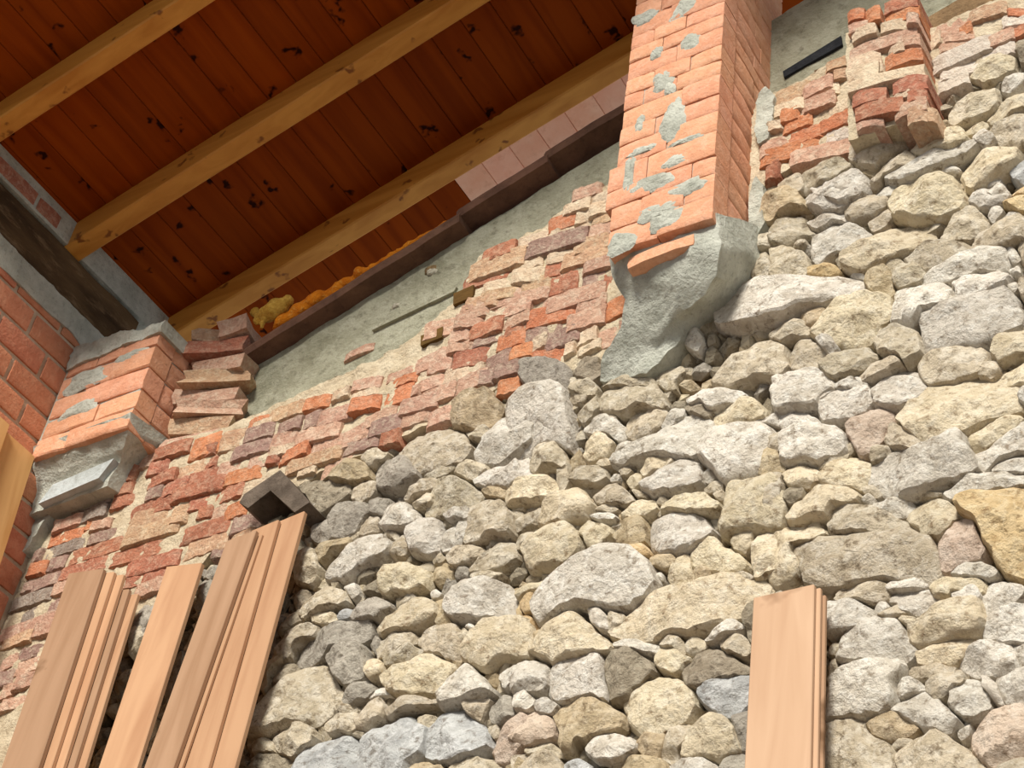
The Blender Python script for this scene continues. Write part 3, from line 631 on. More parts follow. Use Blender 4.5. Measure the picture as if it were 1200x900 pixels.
RUBBLE = """-4462,4732,42 -4081,4641,40 -1751,4363,25 -4045,4866,41 -4011,5352,43 -1765,4166,25 -4029,5092,41 -1753,4543,26 -4246,4595,41 -4598,4655,43 -3989,5522,44 -4421,4858,43 -1737,4664,26 -3931,4513,39 -1804,4276,25 -4104,5262,42 -4604,4905,44 -4251,4733,41 -3991,4715,39 -1813,4466,26 -1702,4254,24 -4393,4587,41 -4116,5019,41 -4084,4521,40 -1817,4093,24 -1712,4074,24 -4447,5161,45 -4148,4799,41 -4631,4788,44 -3959,4937,40 -4124,5509,44 -1708,4442,25 -3951,5199,41 -4433,5280,44 -3906,4806,40 -2122,5807,33 -3900,5573,43 -1810,4639,27 -3901,4597,39 -4435,5023,44 -4176,4941,42 -1827,4362,25 -1676,4329,25 -1692,4168,24 -3901,5076,41 -3883,5318,41 -4141,5387,43 -4161,5140,42 -1835,4208,25 -1687,4570,26 -4687,4613,44 -4642,5030,45 -1825,4549,26 -4340,4700,41 -917,5567,25 -2797,5070,33 -4488,4569,42 -2011,5883,33 -4408,5366,46 -1007,4516,22 -1800,4719,27 -4279,4523,40 -4176,4631,41 -4106,5599,45 -4166,4502,40 -4510,4675,42 -809,6773,31 -2167,5739,34 -1676,4674,26 -3910,4994,40 -1676,4494,25 -4651,5129,46 -1877,5608,31 -3894,5419,42 -2375,4204,27 -3986,4462,39 -3846,4436,38 -1764,4051,24 -4497,4829,43 -1750,4224,24 -4696,4748,44 -4010,5444,43 -3876,5227,41 -4685,4883,44 -2924,5983,39 -3907,4726,39 -4008,5622,45 -4462,4951,43 -943,5166,24 -2070,5855,33 -4172,5231,43 -1756,4300,25 -4156,4720,41 -1849,4149,25 -4017,5168,41 -4314,4820,42 -3986,4593,38 -1569,6730,35 -2189,5892,34 -2607,5523,35 -1743,4736,26 -1944,5891,33 -1850,4427,26 -4581,4565,43 -1676,4110,23 -882,5774,26 -1665,4390,24 -4549,4947,44 -1859,4316,25 -1858,4063,25 -1671,4028,22 -4034,5285,42 -4067,4804,40 -1763,4485,26 -4073,4718,40 -4340,4627,41 -2661,5025,33 -4376,5433,46 -4532,5149,45 -1869,4497,25 -2840,4659,32 -2044,4350,27 -1748,4604,26 -1757,4423,25 -1770,4112,25 -4031,5015,41 -4043,4941,41 -4019,4544,39 -4223,5546,46 -4375,5184,44 -4202,5024,42 -4188,5341,43 -4358,4777,42 -1632,6722,35 -3369,5282,38 -3479,5249,39 -3077,5086,35 -4688,4985,45 -912,5384,25 -2598,5634,36 -2024,5074,29 -3273,5263,37 -4209,4888,41 -3529,4605,36 -1039,4011,20 -3855,4519,38 -2098,5722,33 -4503,5248,45 -4369,4908,43 -4240,4827,42 -4573,4822,43 -4395,4524,41 -2387,4155,27 -3982,4793,39 -1660,4274,24 -1666,4207,24 -4719,4693,45 -1220,6148,30 -1850,5527,31 -955,4921,23 -3393,5591,41 -3867,5479,43 -4391,5076,43 -2792,4695,32 -3254,4649,34 -1800,4403,25 -3973,4873,40 -1723,4130,24 -4091,5424,44 -1852,4263,25 -3912,4663,39 -4427,4659,42 -1714,4390,25 -4096,4587,39 -4162,4564,39 -1456,6553,33 -1912,6500,35 -950,5635,26 -3681,5264,40 -3892,4869,39 -2448,4284,28 -1045,6867,30 -1133,6834,31 -1280,6669,31 -1688,6710,34 -957,6264,28 -838,6187,26 -4184,5595,42 -2520,5088,31 -2984,4746,32 -3832,4797,37 -1208,4139,20 -2298,4337,26 -2934,4255,29 -1048,3909,18 -1839,4691,24 -4094,5171,38 -4189,5091,39 -2798,4603,29 -3971,4647,36 -4738,4586,40 -2985,5978,35 -3430,5275,34 -3955,5272,38 -4487,5361,41 -1692,4628,23 -1843,4603,24 -1792,4584,23 -1660,4442,23 -4128,4870,36 -1713,4308,22 -1792,4216,21 -4546,4748,39 -4257,4676,37 -4594,4713,39 -1807,4158,22 -4090,4467,35 -763,6932,28 -771,6853,28 -786,6689,27 -793,6613,26 -800,6539,26 -807,6466,26 -813,6394,25 -820,6323,26 -840,6108,24 -846,6042,25 -852,5976,24 -858,5911,24 -864,5847,24 -930,5803,24 -878,5700,23 -883,5639,23 -896,5505,22 -1884,5884,29 -901,5447,22 -1078,5501,24 -913,5319,22 -918,5263,21 -2241,5725,30 -2629,5789,33 -1580,5339,25 -933,5108,21 -938,5055,21 -942,5003,20 -2712,5500,31 -2535,5372,29 -3205,5220,33 -2732,5045,30 -984,4556,20 -992,4465,19 -996,4420,18 -1001,4376,19 -1005,4333,20 -1009,4289,18 -1013,4247,19 -1017,4204,18 -1020,4163,17 -1024,4122,18 -1028,4081,18 -4718,4829,40 -1240,4082,19 -1039,3966,18 -3913,4428,34 -3775,4403,32 -3712,4391,31 -3649,4380,32 -3587,4369,31 -3526,4357,30 -3466,4346,30 -3406,4335,30 -3347,4325,30 -3289,4314,29 -3231,4303,29 -3174,4293,28 -3118,4283,29 -3062,4272,27 -3007,4262,27 -2872,4238,26 -2819,4228,26 -2767,4218,26 -2715,4209,25 -2664,4200,25 -2614,4190,25 -2564,4181,25 -2514,4172,24 -2465,4163,24 -2333,4139,23 -2286,4130,23 -2240,4122,23 -2194,4113,23 -2148,4105,23 -2103,4097,22 -2058,4089,22 -2014,4081,22 -1970,4073,21 -1927,4065,21 -1810,4043,21 -1722,4027,20 -1626,4010,20 -1586,4002,20 -1547,3995,20 -1508,3988,20 -1469,3981,19 -1430,3974,19 -1393,3967,19 -1355,3960,19 -1318,3953,19 -1281,3946,19 -1244,3940,18 -1208,3933,18 -1172,3926,18 -1136,3920,17 -1101,3913,17 -1527,6770,31 -3884,5134,36 -4424,4768,38 -859,6853,26 -945,6820,27 -1851,6660,31 -1715,6257,28 -962,5562,22 -1936,5630,27 -2245,5184,26 -3155,5403,32 -2422,5185,27 -2567,5213,28 -3572,5452,34 -3815,5506,35 -1290,4777,21 -1107,4602,20 -1042,4554,18 -1632,4681,22 -3472,5145,32 -1649,4530,22 -4660,5204,39 -2613,4529,26 -3029,4567,29 -3496,4653,31 -826,6253,24 -3938,5654,37 -2791,5128,28 -4181,5465,36 -4362,5279,37 -1719,4492,20 -3875,4925,33 -4109,4941,35 -3613,5245,32 -2060,5783,26 -2177,5811,27 -3845,5592,34 -3956,5370,33 -4228,5302,34 -3856,4744,30 -1864,4108,19 -984,5181,19 -4352,5114,34 -939,6735,24 -1160,6696,25 -1188,6408,24 -1140,6374,23 -1708,6443,25 -1489,6283,25 -1771,5780,23 -1322,5519,22 -2528,5873,28 -3223,5928,31 -3482,5872,33 -2601,5401,26 -2100,5228,23 -955,4869,18 -2015,5015,22 -1138,4659,18 -2026,4853,21 -4219,5417,33 -2204,4867,22 -2506,4829,24 -1190,4406,16 -2370,4681,22 -3324,4741,27 -1639,4344,18 -3473,4746,28 -1289,4221,16 -3380,4663,27 -3247,4580,25 -2835,4493,24 -1371,4141,17 -2800,4353,22 -2954,4333,25 -1156,6774,25 -1709,4532,18 -4094,5084,31 -1783,4341,18 -2408,4246,20 -3735,5254,28 -923,5208,16 -4059,5525,30 -4282,5536,31 -2614,5035,22 -1782,4670,18 -3974,5102,29 -3859,5012,28 -4694,5098,32 -4599,5060,32 -1708,4210,17 -1485,6789,23 -1308,6615,21 -1509,6599,22 -1737,6704,23 -1102,6281,20 -1484,5925,21 -2047,5950,23 -985,5420,17 -953,5408,17 -2245,5897,24 -2191,5690,22 -2959,5906,25 -2630,5729,24 -1627,5363,19 -3079,5772,26 -2548,5495,23 -2334,5410,22 -2991,5508,24 -3491,5639,28 -954,4824,15 -958,4787,16 -1641,4953,18 -2745,5258,23 -2453,5091,21 -972,4637,16 -975,4602,15 -3030,5103,24 -1152,4596,15 -3524,5136,26 -2918,4899,22 -3387,5002,25 -2040,4626,18 -2003,4579,18 -4507,5079,30 -1254,4324,15 -1227,4290,15 -1866,4388,16 -3105,4644,23 -3061,4634,21 -2342,4438,18 -1158,4177,14 -3085,4572,22 -2077,4327,18 -3849,4608,25 -1872,4198,16 -3837,4564,25 -2509,4284,19 -1661,4069,15 -4637,4554,29 -4319,4495,27 -4214,4476,26 -4028,4651,25 -1092,6852,21 -850,6735,19 -995,6577,20 -1071,6569,20 -984,6465,19 -896,6409,18 -1104,6441,19 -1681,6344,21 -1112,6027,18 -1558,6052,20 -966,5786,17 -2126,5877,22 -1839,5634,19 -1675,5433,18 -2874,5627,23 -2093,5338,20 -2986,5622,23 -2446,5446,21 -2489,5389,21 -2404,5362,20 -1248,4974,16 -3350,5620,24 -1449,5003,17 -2196,5228,20 -2723,5360,22 -2008,5141,19 -2283,5166,20 -4086,5654,28 -2802,5260,22 -2430,5121,21 -3752,5455,26 -3105,5247,23 -1915,4903,18 -2557,5062,20 -2104,4833,18 -2803,5013,21 -3203,5090,23 -3416,5138,24 -3331,5093,24 -2405,4716,19 -3384,4884,23 -2234,4590,17 -3743,4939,24 -2685,4690,20 -1380,4382,14 -2630,4670,19 -3582,4886,24 -2127,4508,16 -4364,4968,28 -3811,4836,25 -2064,4408,17 -3198,4651,22 -3140,4571,22 -2751,4456,19 -2788,4401,19 -2540,4344,17 -2256,4252,17 -2850,5099,21 -4070,5352,27 -4104,5319,27 -4508,5316,28 -3835,5045,25 -4534,5207,29 -1864,4546,16 -3976,5025,25 -4245,4972,27 -4496,5021,28 -1815,4318,15 -4499,4882,26 -1027,4045,12 -1656,4150,15 -4527,4627,26 -4472,4616,26 -1182,6166,18 -883,5584,15 -3946,5552,26 -1823,4764,16 -1698,4718,16 -3834,5256,25 -3950,5135,25 -4228,5188,27 -1786,4527,16 -1640,4235,14 -1873,4233,15 -4176,4681,25 -1728,4186,14 -3921,4560,23 -4643,4634,26 -4508,4530,25 -4027,4442,23 -1659,4600,14 -1906,6567,21 -1886,6637,20 -2022,5828,19 -2606,5579,20 -2649,5577,20 -4042,5589,25 -3850,5350,24 -3819,5292,24 -1033,4493,12 -4026,5226,25 -3851,5165,23 -4341,5216,25 -4461,5100,25 -2745,4690,18 -4718,4945,26 -4231,4773,24 -4396,4689,25 -4288,4574,22 -4237,4543,23 -1713,4348,13 -1850,4649,15 -4371,5016,24 -4620,4970,25 -4330,4575,22 -2998,4708,18 -1224,4111,12 -3942,5317,23 -898,6845,17 -989,6835,17 -1022,6641,17 -1438,6774,19 -876,6361,16 -924,6221,16 -1452,6463,18 -1723,6557,19 -1106,6211,16 -1077,6188,16 -1043,6153,15 -1806,6470,19 -1861,6438,19 -988,5861,14 -1007,5837,14 -1183,5838,15 -972,5708,14 -995,5560,14 -1315,5681,15 -1837,5883,17 -2196,6009,19 -1466,5645,16 -1297,5548,15 -1024,5412,14 -1770,5657,17 -2917,6044,21 -1476,5484,15 -1382,5322,15 -2438,5670,18 -3271,5927,22 -1167,5154,14 -2807,5622,20 -1495,5172,15 -3080,5687,20 -2911,5623,20 -1771,5226,15 -1652,5173,15 -2608,5467,18 -3165,5638,21 -3315,5643,21 -1776,5134,15 -2144,5227,16 -2662,5381,19 -1260,4945,14 -1356,4968,14 -3652,5663,22 -1235,4917,14 -3535,5618,22 -3278,5489,21 -3522,5555,22 -3750,5615,23 -2391,5206,18 -1356,4842,14 -3460,5453,22 -1636,4911,15 -2827,5236,18 -1977,4990,15 -2280,5049,17 -2259,5014,16 -3638,5389,22 -2161,4965,16 -2262,4980,16 -3665,5364,22 -4323,5522,25 -1907,4847,15 -4353,5504,25 -2201,4914,16 -1727,4777,14 -1261,4644,14 -3536,5256,22 -1079,4582,12 -3149,5121,19 -2682,4981,18 -4439,5433,25 -4345,5366,24 -1508,4605,13 -2329,4777,16 -1919,4647,15 -3005,4913,18 -1396,4492,12 -3184,4915,19 -1911,4601,15 -1606,4513,13 -1368,4426,12 -4588,5130,25 -1908,4501,14 -1406,4371,12 -3291,4790,19 -1080,4278,11 -2892,4691,17 -2200,4531,15 -3547,4835,21 -1373,4318,12 -1199,4278,12 -3513,4791,19 -4711,5046,25 -2820,4568,17 -2381,4465,15 -1276,4191,11 -1178,4160,11 -1258,4166,11 -1522,4216,12 -3313,4553,18 -2260,4312,14 -1276,4111,11 -1446,4097,12 -1070,4013,10 -2143,4195,14 -1985,4164,13 -2740,4292,16 -4751,4662,24 -2994,5109,19 -2884,4905,18 -1070,5453,13 -1715,4697,14 -1802,4506,13 -3944,5056,21 -4224,5147,22 -2756,4580,15 -2845,5061,16 -771,6781,15 -1992,5928,17 -1962,5847,16 -2210,5781,17 -4172,5644,23 -3962,5455,21 -3941,5408,21 -3493,5205,19 -4476,5409,23 -3816,5188,20 -1659,4632,13 -1836,4508,13 -4414,4964,22 -1645,4304,12 -4482,4909,20 -1740,4262,12 -1766,4262,12 -4508,4786,22 -4297,4648,20 -4552,4603,20 -3942,4474,18 -4350,4536,20 -1889,4052,11 -2375,5330,16 -2582,5047,16 -3376,5128,19 -2652,4538,15 -4432,4815,20 -951,4966,11 -2429,4162,12 -949,6206,13 -1037,3936,9 -1075,3904,9 -1354,4302,11 -873,6924,15 -822,6842,14 -889,6727,14 -846,6565,13 -1072,6648,14 -1098,6642,13 -1404,6766,16 -1240,6678,15 -1045,6487,13 -1065,6469,14 -1342,6602,14 -1266,6534,15 -1536,6662,16 -1780,6706,16 -1809,6699,17 -1393,6462,14 -1118,6326,14 -878,6207,13 -1382,6372,13 -973,6129,13 -1667,6423,14 -1001,6080,13 -1554,6332,14 -1374,6247,14 -1256,6191,14 -1439,6213,14 -1708,6319,14 -1236,6093,13 -1109,5975,13 -1694,6193,14 -1609,6137,14 -1688,6154,14 -1635,6130,14 -1450,6023,13 -1261,5940,13 -1961,6237,15 -1476,6016,14 -1701,6106,14 -1379,5906,13 -1515,5921,13 -1392,5869,13 -2117,6120,15 -1630,5901,14 -2080,6069,15 -2064,6027,15 -881,5545,11 -1746,5889,14 -1811,5889,14 -1688,5831,14 -1305,5645,13 -1745,5804,14 -2207,5969,15 -1581,5690,13 -1625,5666,13 -1437,5594,13 -1663,5624,14 -1607,5548,13 -958,5292,10 -2050,5688,15 -2574,5820,16 -2931,5923,17 -1467,5382,13 -2236,5648,15 -2978,5878,17 -1912,5478,13 -1657,5381,13 -1394,5282,12 -2597,5692,16 -1823,5416,14 -3311,5922,18 -1798,5400,14 -3147,5857,17 -1568,5291,12 -2350,5526,15 -1442,5212,12 -1410,5172,13 -1540,5208,12 -3640,5871,19 -3110,5679,17 -2948,5618,17 -1723,5218,13 -1484,5140,12 -3140,5672,18 -3563,5783,19 -2472,5431,15 -3554,5745,18 -2761,5492,16 -2309,5347,14 -3052,5560,17 -2075,5250,13 -1664,5120,13 -1221,4979,11 -2005,5220,14 -2340,5319,14 -2953,5504,16 -2890,5476,16 -1711,5106,13 -1532,5050,13 -3449,5634,18 -2048,5197,14 -2290,5265,15 -2689,5373,15 -2515,5312,15 -1209,4909,10 -3337,5549,18 -2389,5258,15 -1763,5045,12 -3046,5427,17 -2069,5109,14 -3466,5521,18 -3995,5671,20 -3255,5450,17 -3047,5387,16 -2507,5226,15 -3797,5603,19 -3085,5391,17 -2478,5209,15 -1769,4998,13 -960,4756,9 -2709,5248,16 -963,4732,10 -1160,4784,10 -3351,5421,18 -1887,4991,12 -3498,5448,18 -960,4707,9 -1156,4758,10 -2878,5244,15 -3390,5384,17 -962,4683,9 -3041,5259,16 -1970,4953,13 -2954,5219,16 -2805,5177,16 -1945,4925,12 -3190,5263,17 -3693,5347,17 -3388,5224,17 -1847,4797,11 -3566,5248,17 -2056,4840,12 -2769,5019,15 -1783,4754,12 -2166,4850,13 -2141,4843,12 -1318,4622,10 -1659,4707,11 -2228,4846,14 -2791,4974,15 -3107,5049,16 -3144,5052,16 -1261,4547,10 -4340,5323,20 -3486,5103,18 -3300,5055,16 -3583,5120,16 -2368,4794,13 -2695,4871,15 -1156,4467,9 -2476,4794,13 -3570,5063,17 -3694,5086,17 -1649,4567,11 -3647,5060,17 -3157,4923,16 -2938,4847,16 -1387,4466,10 -1865,4577,11 -2117,4632,12 -3409,4926,16 -3173,4855,16"""
BED_LEFT = [(-5792, 5735), (-5485, 5891), (-5466, 6071), (-5479, 6155), (-5077, 6152), (-5026, 6322), (-4698, 6330), (-4444, 6304), (-4148, 6350), (-3838, 6397), (-3664, 6422), (-3498, 6468), (-3422, 6529), (-3270, 6646), (-3218, 6861), (-3089, 6868), (-2883, 6914), (-2806, 6970), (-2687, 7022), (-2487, 7061), (-2368, 6533), (-2320, 5865), (-2538, 5903), (-2780, 6061), (-2899, 6083), (-3078, 5967), (-3156, 5958), (-3429, 5900), (-3630, 5863), (-3777, 5852), (-3936, 5795), (-4048, 5903), (-4177, 5708), (-4330, 5545), (-4468, 5411), (-4714, 5201), (-4748, 4928), (-4977, 4705), (-5325, 4543)]
BED_RIGHT = [(-1980, 7129), (-1895, 7222), (-1718, 7252), (-1497, 7305), (-1195, 7266), (-1039, 7282), (-936, 7302), (-748, 7352), (-781, 6985), (-1164, 6867), (-1221, 6719), (-1506, 6810), (-1894, 6671), (-1961, 6494)]
BASE = [[[-2.379, -0.272, 6.402], [-1.929, -0.272, 6.248], [-1.882, -0.045, 6.401]], [[-2.381, -0.255, 6.239], [-1.913, -0.255, 6.075], [-1.891, -0.045, 6.227]], [[-2.391, -0.21, 6.171], [-1.948, -0.21, 5.979], [-1.949, -0.045, 6.107]], [[-2.35, -0.165, 6.081], [-2.036, -0.165, 5.959], [-2.009, -0.045, 6.038]], [[-2.383, -0.115, 5.984], [-2.155, -0.115, 5.95], [-2.116, -0.045, 5.976]], [[-2.483, -0.065, 5.922], [-2.268, -0.065, 5.896], [-2.194, -0.045, 5.884]], [[-2.515, -0.02, 5.851], [-2.405, -0.02, 5.823], [-2.298, -0.045, 5.787]]]
FILLETS = [[[-1908, 7222], [-1875, 7272], [-1832, 7191], [-1840, 7019], [-1856, 6920], [-1893, 6897], [-1910, 7002]], [[-1929, 6606], [-1903, 6709], [-1869, 6642], [-1870, 6518], [-1857, 6405], [-1895, 6361], [-1924, 6407]]]

R = random.Random(11)
T = math.tan(math.radians(18.5))          # roof pitch, rising to the right
XL = -5.45                                # face of the left wall
def roof(x, z0): return z0 + T * (x - XL)

# ------------------------------------------------------------------ materials
def lin(c):
    return tuple((v / 255 / 12.92) if v <= 10 else ((v / 255 + .055) / 1.055) ** 2.4 for v in c) + (1,)
MATS = {}
def mat(name, base, second=None, spot=None, scale=9, spot_scale=30, spot_amt=.35, bump=.4, bump_scale=40,
        rough=.92, var=.10, stretch=None, spec=.2, hue=.004, pale=None, pale_amt=.6):
    """base/second blended by soft noise, darker specks, random shade per object, fine relief"""
    if name in MATS: return MATS[name]
    m = bpy.data.materials.new(name); m.use_nodes = True
    nt = m.node_tree; N = nt.nodes; L = nt.links
    b = N['Principled BSDF']; b.inputs['Roughness'].default_value = rough
    b.inputs['Specular IOR Level'].default_value = spec
    tc = N.new('ShaderNodeTexCoord'); oi = N.new('ShaderNodeObjectInfo')
    mul = N.new('ShaderNodeMath'); mul.operation = 'MULTIPLY'; mul.inputs[1].default_value = 57.0
    L.new(oi.outputs['Random'], mul.inputs[0])
    add = N.new('ShaderNodeVectorMath'); add.operation = 'ADD'
    L.new(tc.outputs['Object'], add.inputs[0]); L.new(mul.outputs[0], add.inputs[1])
    vec = add.outputs[0]
    if stretch:
        mp = N.new('ShaderNodeMapping'); mp.inputs['Scale'].default_value = stretch
        L.new(vec, mp.inputs[0]); vec = mp.outputs[0]
    n1 = N.new('ShaderNodeTexNoise'); n1.inputs['Scale'].default_value = scale; n1.inputs['Detail'].default_value = 6
    n1.inputs['Roughness'].default_value = .62
    L.new(vec, n1.inputs['Vector'])
    r1 = N.new('ShaderNodeValToRGB'); r1.color_ramp.elements[0].position = .36; r1.color_ramp.elements[1].position = .64
    L.new(n1.outputs['Fac'], r1.inputs[0])
    mx = N.new('ShaderNodeMix'); mx.data_type = 'RGBA'
    mx.inputs[6].default_value = lin(base); mx.inputs[7].default_value = lin(second or base)
    L.new(r1.outputs[0], mx.inputs[0])
    col = mx.outputs[2]
    if pale:                                                    # chalky patches where the surface broke off
        n4 = N.new('ShaderNodeTexNoise'); n4.inputs['Scale'].default_value = scale * 2.3; n4.inputs['Detail'].default_value = 10
        n4.inputs['Roughness'].default_value = .72; n4.inputs['Distortion'].default_value = .7
        L.new(vec, n4.inputs['Vector'])
        r4 = N.new('ShaderNodeValToRGB'); r4.color_ramp.elements[0].position = .47; r4.color_ramp.elements[1].position = .60
        r4.color_ramp.elements[1].color = (pale_amt,) * 3 + (1,)
        L.new(n4.outputs['Fac'], r4.inputs[0])
        m4 = N.new('ShaderNodeMix'); m4.data_type = 'RGBA'; m4.inputs[7].default_value = lin(pale)
        L.new(r4.outputs[0], m4.inputs[0]); L.new(col, m4.inputs[6]); col = m4.outputs[2]
    if spot:
        n2 = N.new('ShaderNodeTexNoise'); n2.inputs['Scale'].default_value = spot_scale; n2.inputs['Detail'].default_value = 8
        n2.inputs['Roughness'].default_value = .7
        L.new(vec, n2.inputs['Vector'])
        r2 = N.new('ShaderNodeValToRGB'); r2.color_ramp.elements[0].position = .53; r2.color_ramp.elements[1].position = .66
        r2.color_ramp.elements[1].color = (spot_amt,) * 3 + (1,)
        L.new(n2.outputs['Fac'], r2.inputs[0])
        m2 = N.new('ShaderNodeMix'); m2.data_type = 'RGBA'; m2.inputs[7].default_value = lin(spot)
        L.new(r2.outputs[0], m2.inputs[0]); L.new(col, m2.inputs[6]); col = m2.outputs[2]
    hs = N.new('ShaderNodeHueSaturation')
    mr = N.new('ShaderNodeMapRange'); mr.inputs['To Min'].default_value = 1 - var; mr.inputs['To Max'].default_value = 1 + var
    L.new(oi.outputs['Random'], mr.inputs['Value']); L.new(mr.outputs[0], hs.inputs['Value'])
    fr = N.new('ShaderNodeMath'); fr.operation = 'FRACT'; L.new(mul.outputs[0], fr.inputs[0])
    mh = N.new('ShaderNodeMapRange'); mh.inputs['To Min'].default_value = .5 - hue; mh.inputs['To Max'].default_value = .5 + hue
    L.new(fr.outputs[0], mh.inputs['Value']); L.new(mh.outputs[0], hs.inputs['Hue'])
    L.new(col, hs.inputs['Color']); L.new(hs.outputs[0], b.inputs['Base Color'])
    if bump:
        n3 = N.new('ShaderNodeTexNoise'); n3.inputs['Scale'].default_value = bump_scale; n3.inputs['Detail'].default_value = 7
        n3.inputs['Roughness'].default_value = .65
        L.new(vec, n3.inputs['Vector'])
        bp = N.new('ShaderNodeBump'); bp.inputs['Strength'].default_value = bump; bp.inputs['Distance'].default_value = .02
        L.new(n3.outputs['Fac'], bp.inputs['Height']); L.new(bp.outputs[0], b.inputs['Normal'])
    MATS[name] = m
    return m

def wood(name, base, grain, knot, along='z', rough=.6, var=.08, knot_density=1.0, spec=.25, bump=.15, ring=14):
    """sawn softwood: long soft grain, scattered knots"""
    if name in MATS: return MATS[name]
    m = bpy.data.materials.new(name); m.use_nodes = True
    nt = m.node_tree; N = nt.nodes; L = nt.links
    b = N['Principled BSDF']; b.inputs['Roughness'].default_value = rough; b.inputs['Specular IOR Level'].default_value = spec
    tc = N.new('ShaderNodeTexCoord'); oi = N.new('ShaderNodeObjectInfo')
    mul = N.new('ShaderNodeMath'); mul.operation = 'MULTIPLY'; mul.inputs[1].default_value = 31.0
    L.new(oi.outputs['Random'], mul.inputs[0])
    add = N.new('ShaderNodeVectorMath'); add.operation = 'ADD'
    L.new(tc.outputs['Object'], add.inputs[0]); L.new(mul.outputs[0], add.inputs[1])
    k = {'x': 0, 'y': 1, 'z': 2}[along]
    sc = [1.0] * 3; sc[k] = .07
    mp = N.new('ShaderNodeMapping'); mp.inputs['Scale'].default_value = sc
    L.new(add.outputs[0], mp.inputs[0])
    n1 = N.new('ShaderNodeTexNoise'); n1.inputs['Scale'].default_value = ring; n1.inputs['Detail'].default_value = 7
    n1.inputs['Distortion'].default_value = .6
    L.new(mp.outputs[0], n1.inputs['Vector'])
    r1 = N.new('ShaderNodeValToRGB'); r1.color_ramp.elements[0].position = .35; r1.color_ramp.elements[1].position = .68
    L.new(n1.outputs['Fac'], r1.inputs[0])
    mx = N.new('ShaderNodeMix'); mx.data_type = 'RGBA'; mx.inputs[6].default_value = lin(base); mx.inputs[7].default_value = lin(grain)
    L.new(r1.outputs[0], mx.inputs[0])
    sc2 = [1.0] * 3; sc2[k] = .55
    mp2 = N.new('ShaderNodeMapping'); mp2.inputs['Scale'].default_value = sc2
    nd = N.new('ShaderNodeTexNoise'); nd.inputs['Scale'].default_value = 16; nd.inputs['Detail'].default_value = 2
    L.new(add.outputs[0], nd.inputs['Vector'])
    dm = N.new('ShaderNodeMix'); dm.data_type = 'RGBA'; dm.inputs[0].default_value = .12
    L.new(add.outputs[0], dm.inputs[6]); L.new(nd.outputs['Color'], dm.inputs[7])
    L.new(dm.outputs[2], mp2.inputs[0])
    vo = N.new('ShaderNodeTexVoronoi'); vo.inputs['Scale'].default_value = 5.5 * knot_density
    L.new(mp2.outputs[0], vo.inputs['Vector'])
    r2 = N.new('ShaderNodeValToRGB')
    r2.color_ramp.elements[0].position = .11; r2.color_ramp.elements[0].color = (1, 1, 1, 1)
    r2.color_ramp.elements[1].position = .2; r2.color_ramp.elements[1].color = (0, 0, 0, 1)
    L.new(vo.outputs['Distance'], r2.inputs[0])
    m2 = N.new('ShaderNodeMix'); m2.data_type = 'RGBA'; m2.inputs[7].default_value = lin(knot)
    L.new(r2.outputs[0], m2.inputs[0]); L.new(mx.outputs[2], m2.inputs[6])
    hs = N.new('ShaderNodeHueSaturation')
    mr = N.new('ShaderNodeMapRange'); mr.inputs['To Min'].default_value = 1 - var; mr.inputs['To Max'].default_value = 1 + var
    L.new(oi.outputs['Random'], mr.inputs['Value']); L.new(mr.outputs[0], hs.inputs['Value'])
    L.new(m2.outputs[2], hs.inputs['Color']); L.new(hs.outputs[0], b.inputs['Base Color'])
    bp = N.new('ShaderNodeBump'); bp.inputs['Strength'].default_value = bump; bp.inputs['Distance'].default_value = .004
    L.new(n1.outputs['Fac'], bp.inputs['Height']); L.new(bp.outputs[0], b.inputs['Normal'])
    MATS[name] = m
    return m

def stone_mat(name, a, b, dark, pale, amt=.6): return mat(name, a, b, dark, 9, 30, .85, 1.0, 46, var=.10, pale=pale, pale_amt=amt)
SM = dict(
    w=stone_mat('pale limestone', (222, 214, 200), (190, 180, 164), (128, 112, 92), (238, 234, 224)),
    g=stone_mat('grey limestone', (176, 168, 154), (148, 140, 128), (96, 86, 72), (204, 196, 182), .5),
    b=stone_mat('bluish limestone', (200, 200, 196), (168, 168, 166), (124, 116, 106), (224, 224, 222)),
    c=stone_mat('cream limestone', (222, 207, 178), (202, 186, 156), (138, 116, 88), (234, 225, 205), .5),
    k=stone_mat('buff limestone', (204, 190, 166), (178, 164, 140), (114, 98, 76), (226, 218, 202), .55),
    t=stone_mat('tan sandstone', (198, 178, 146), (174, 156, 126), (116, 98, 74), (218, 204, 178), .5),
    o=stone_mat('ochre stone', (216, 192, 150), (200, 172, 128), (146, 116, 78), (228, 212, 178), .5),
    p=stone_mat('pinkish stone', (212, 192, 172), (196, 174, 154), (134, 112, 92), (230, 216, 200), .5),
    d=stone_mat('dark weathered stone', (168, 156, 136), (142, 130, 110), (90, 80, 64), (194, 184, 164), .45))
def brick_mat(name, a, b, lime, amt=.55): return mat(name, a, b, (124, 96, 78), 12, 46, .45, .9, 60, var=.08, pale=lime, pale_amt=amt)
BM = dict(
    O=brick_mat('orange brick', (208, 138, 100), (190, 120, 84), (214, 172, 142), .5),
    R=brick_mat('red brick', (186, 122, 96), (162, 104, 82), (206, 170, 144)),
    P=brick_mat('dusty pink brick', (206, 166, 142), (186, 144, 122), (222, 202, 178)),
    M=brick_mat('mauve brown brick', (170, 138, 124), (148, 118, 106), (206, 188, 166)),
    T=brick_mat('tan brick', (206, 170, 136), (186, 148, 118), (222, 204, 174)),
    C=brick_mat('lime smeared brick', (222, 202, 174), (204, 176, 148), (232, 218, 192)),
    G=brick_mat('grey brown brick', (162, 146, 132), (140, 124, 112), (188, 178, 166)),
    W=brick_mat('whitewashed brick', (220, 206, 190), (200, 184, 166), (234, 226, 212)))
M_EARTH = mat('earth mortar', (150, 124, 90), (116, 94, 66), (78, 60, 42), 12, 40, .6, .9, 40)
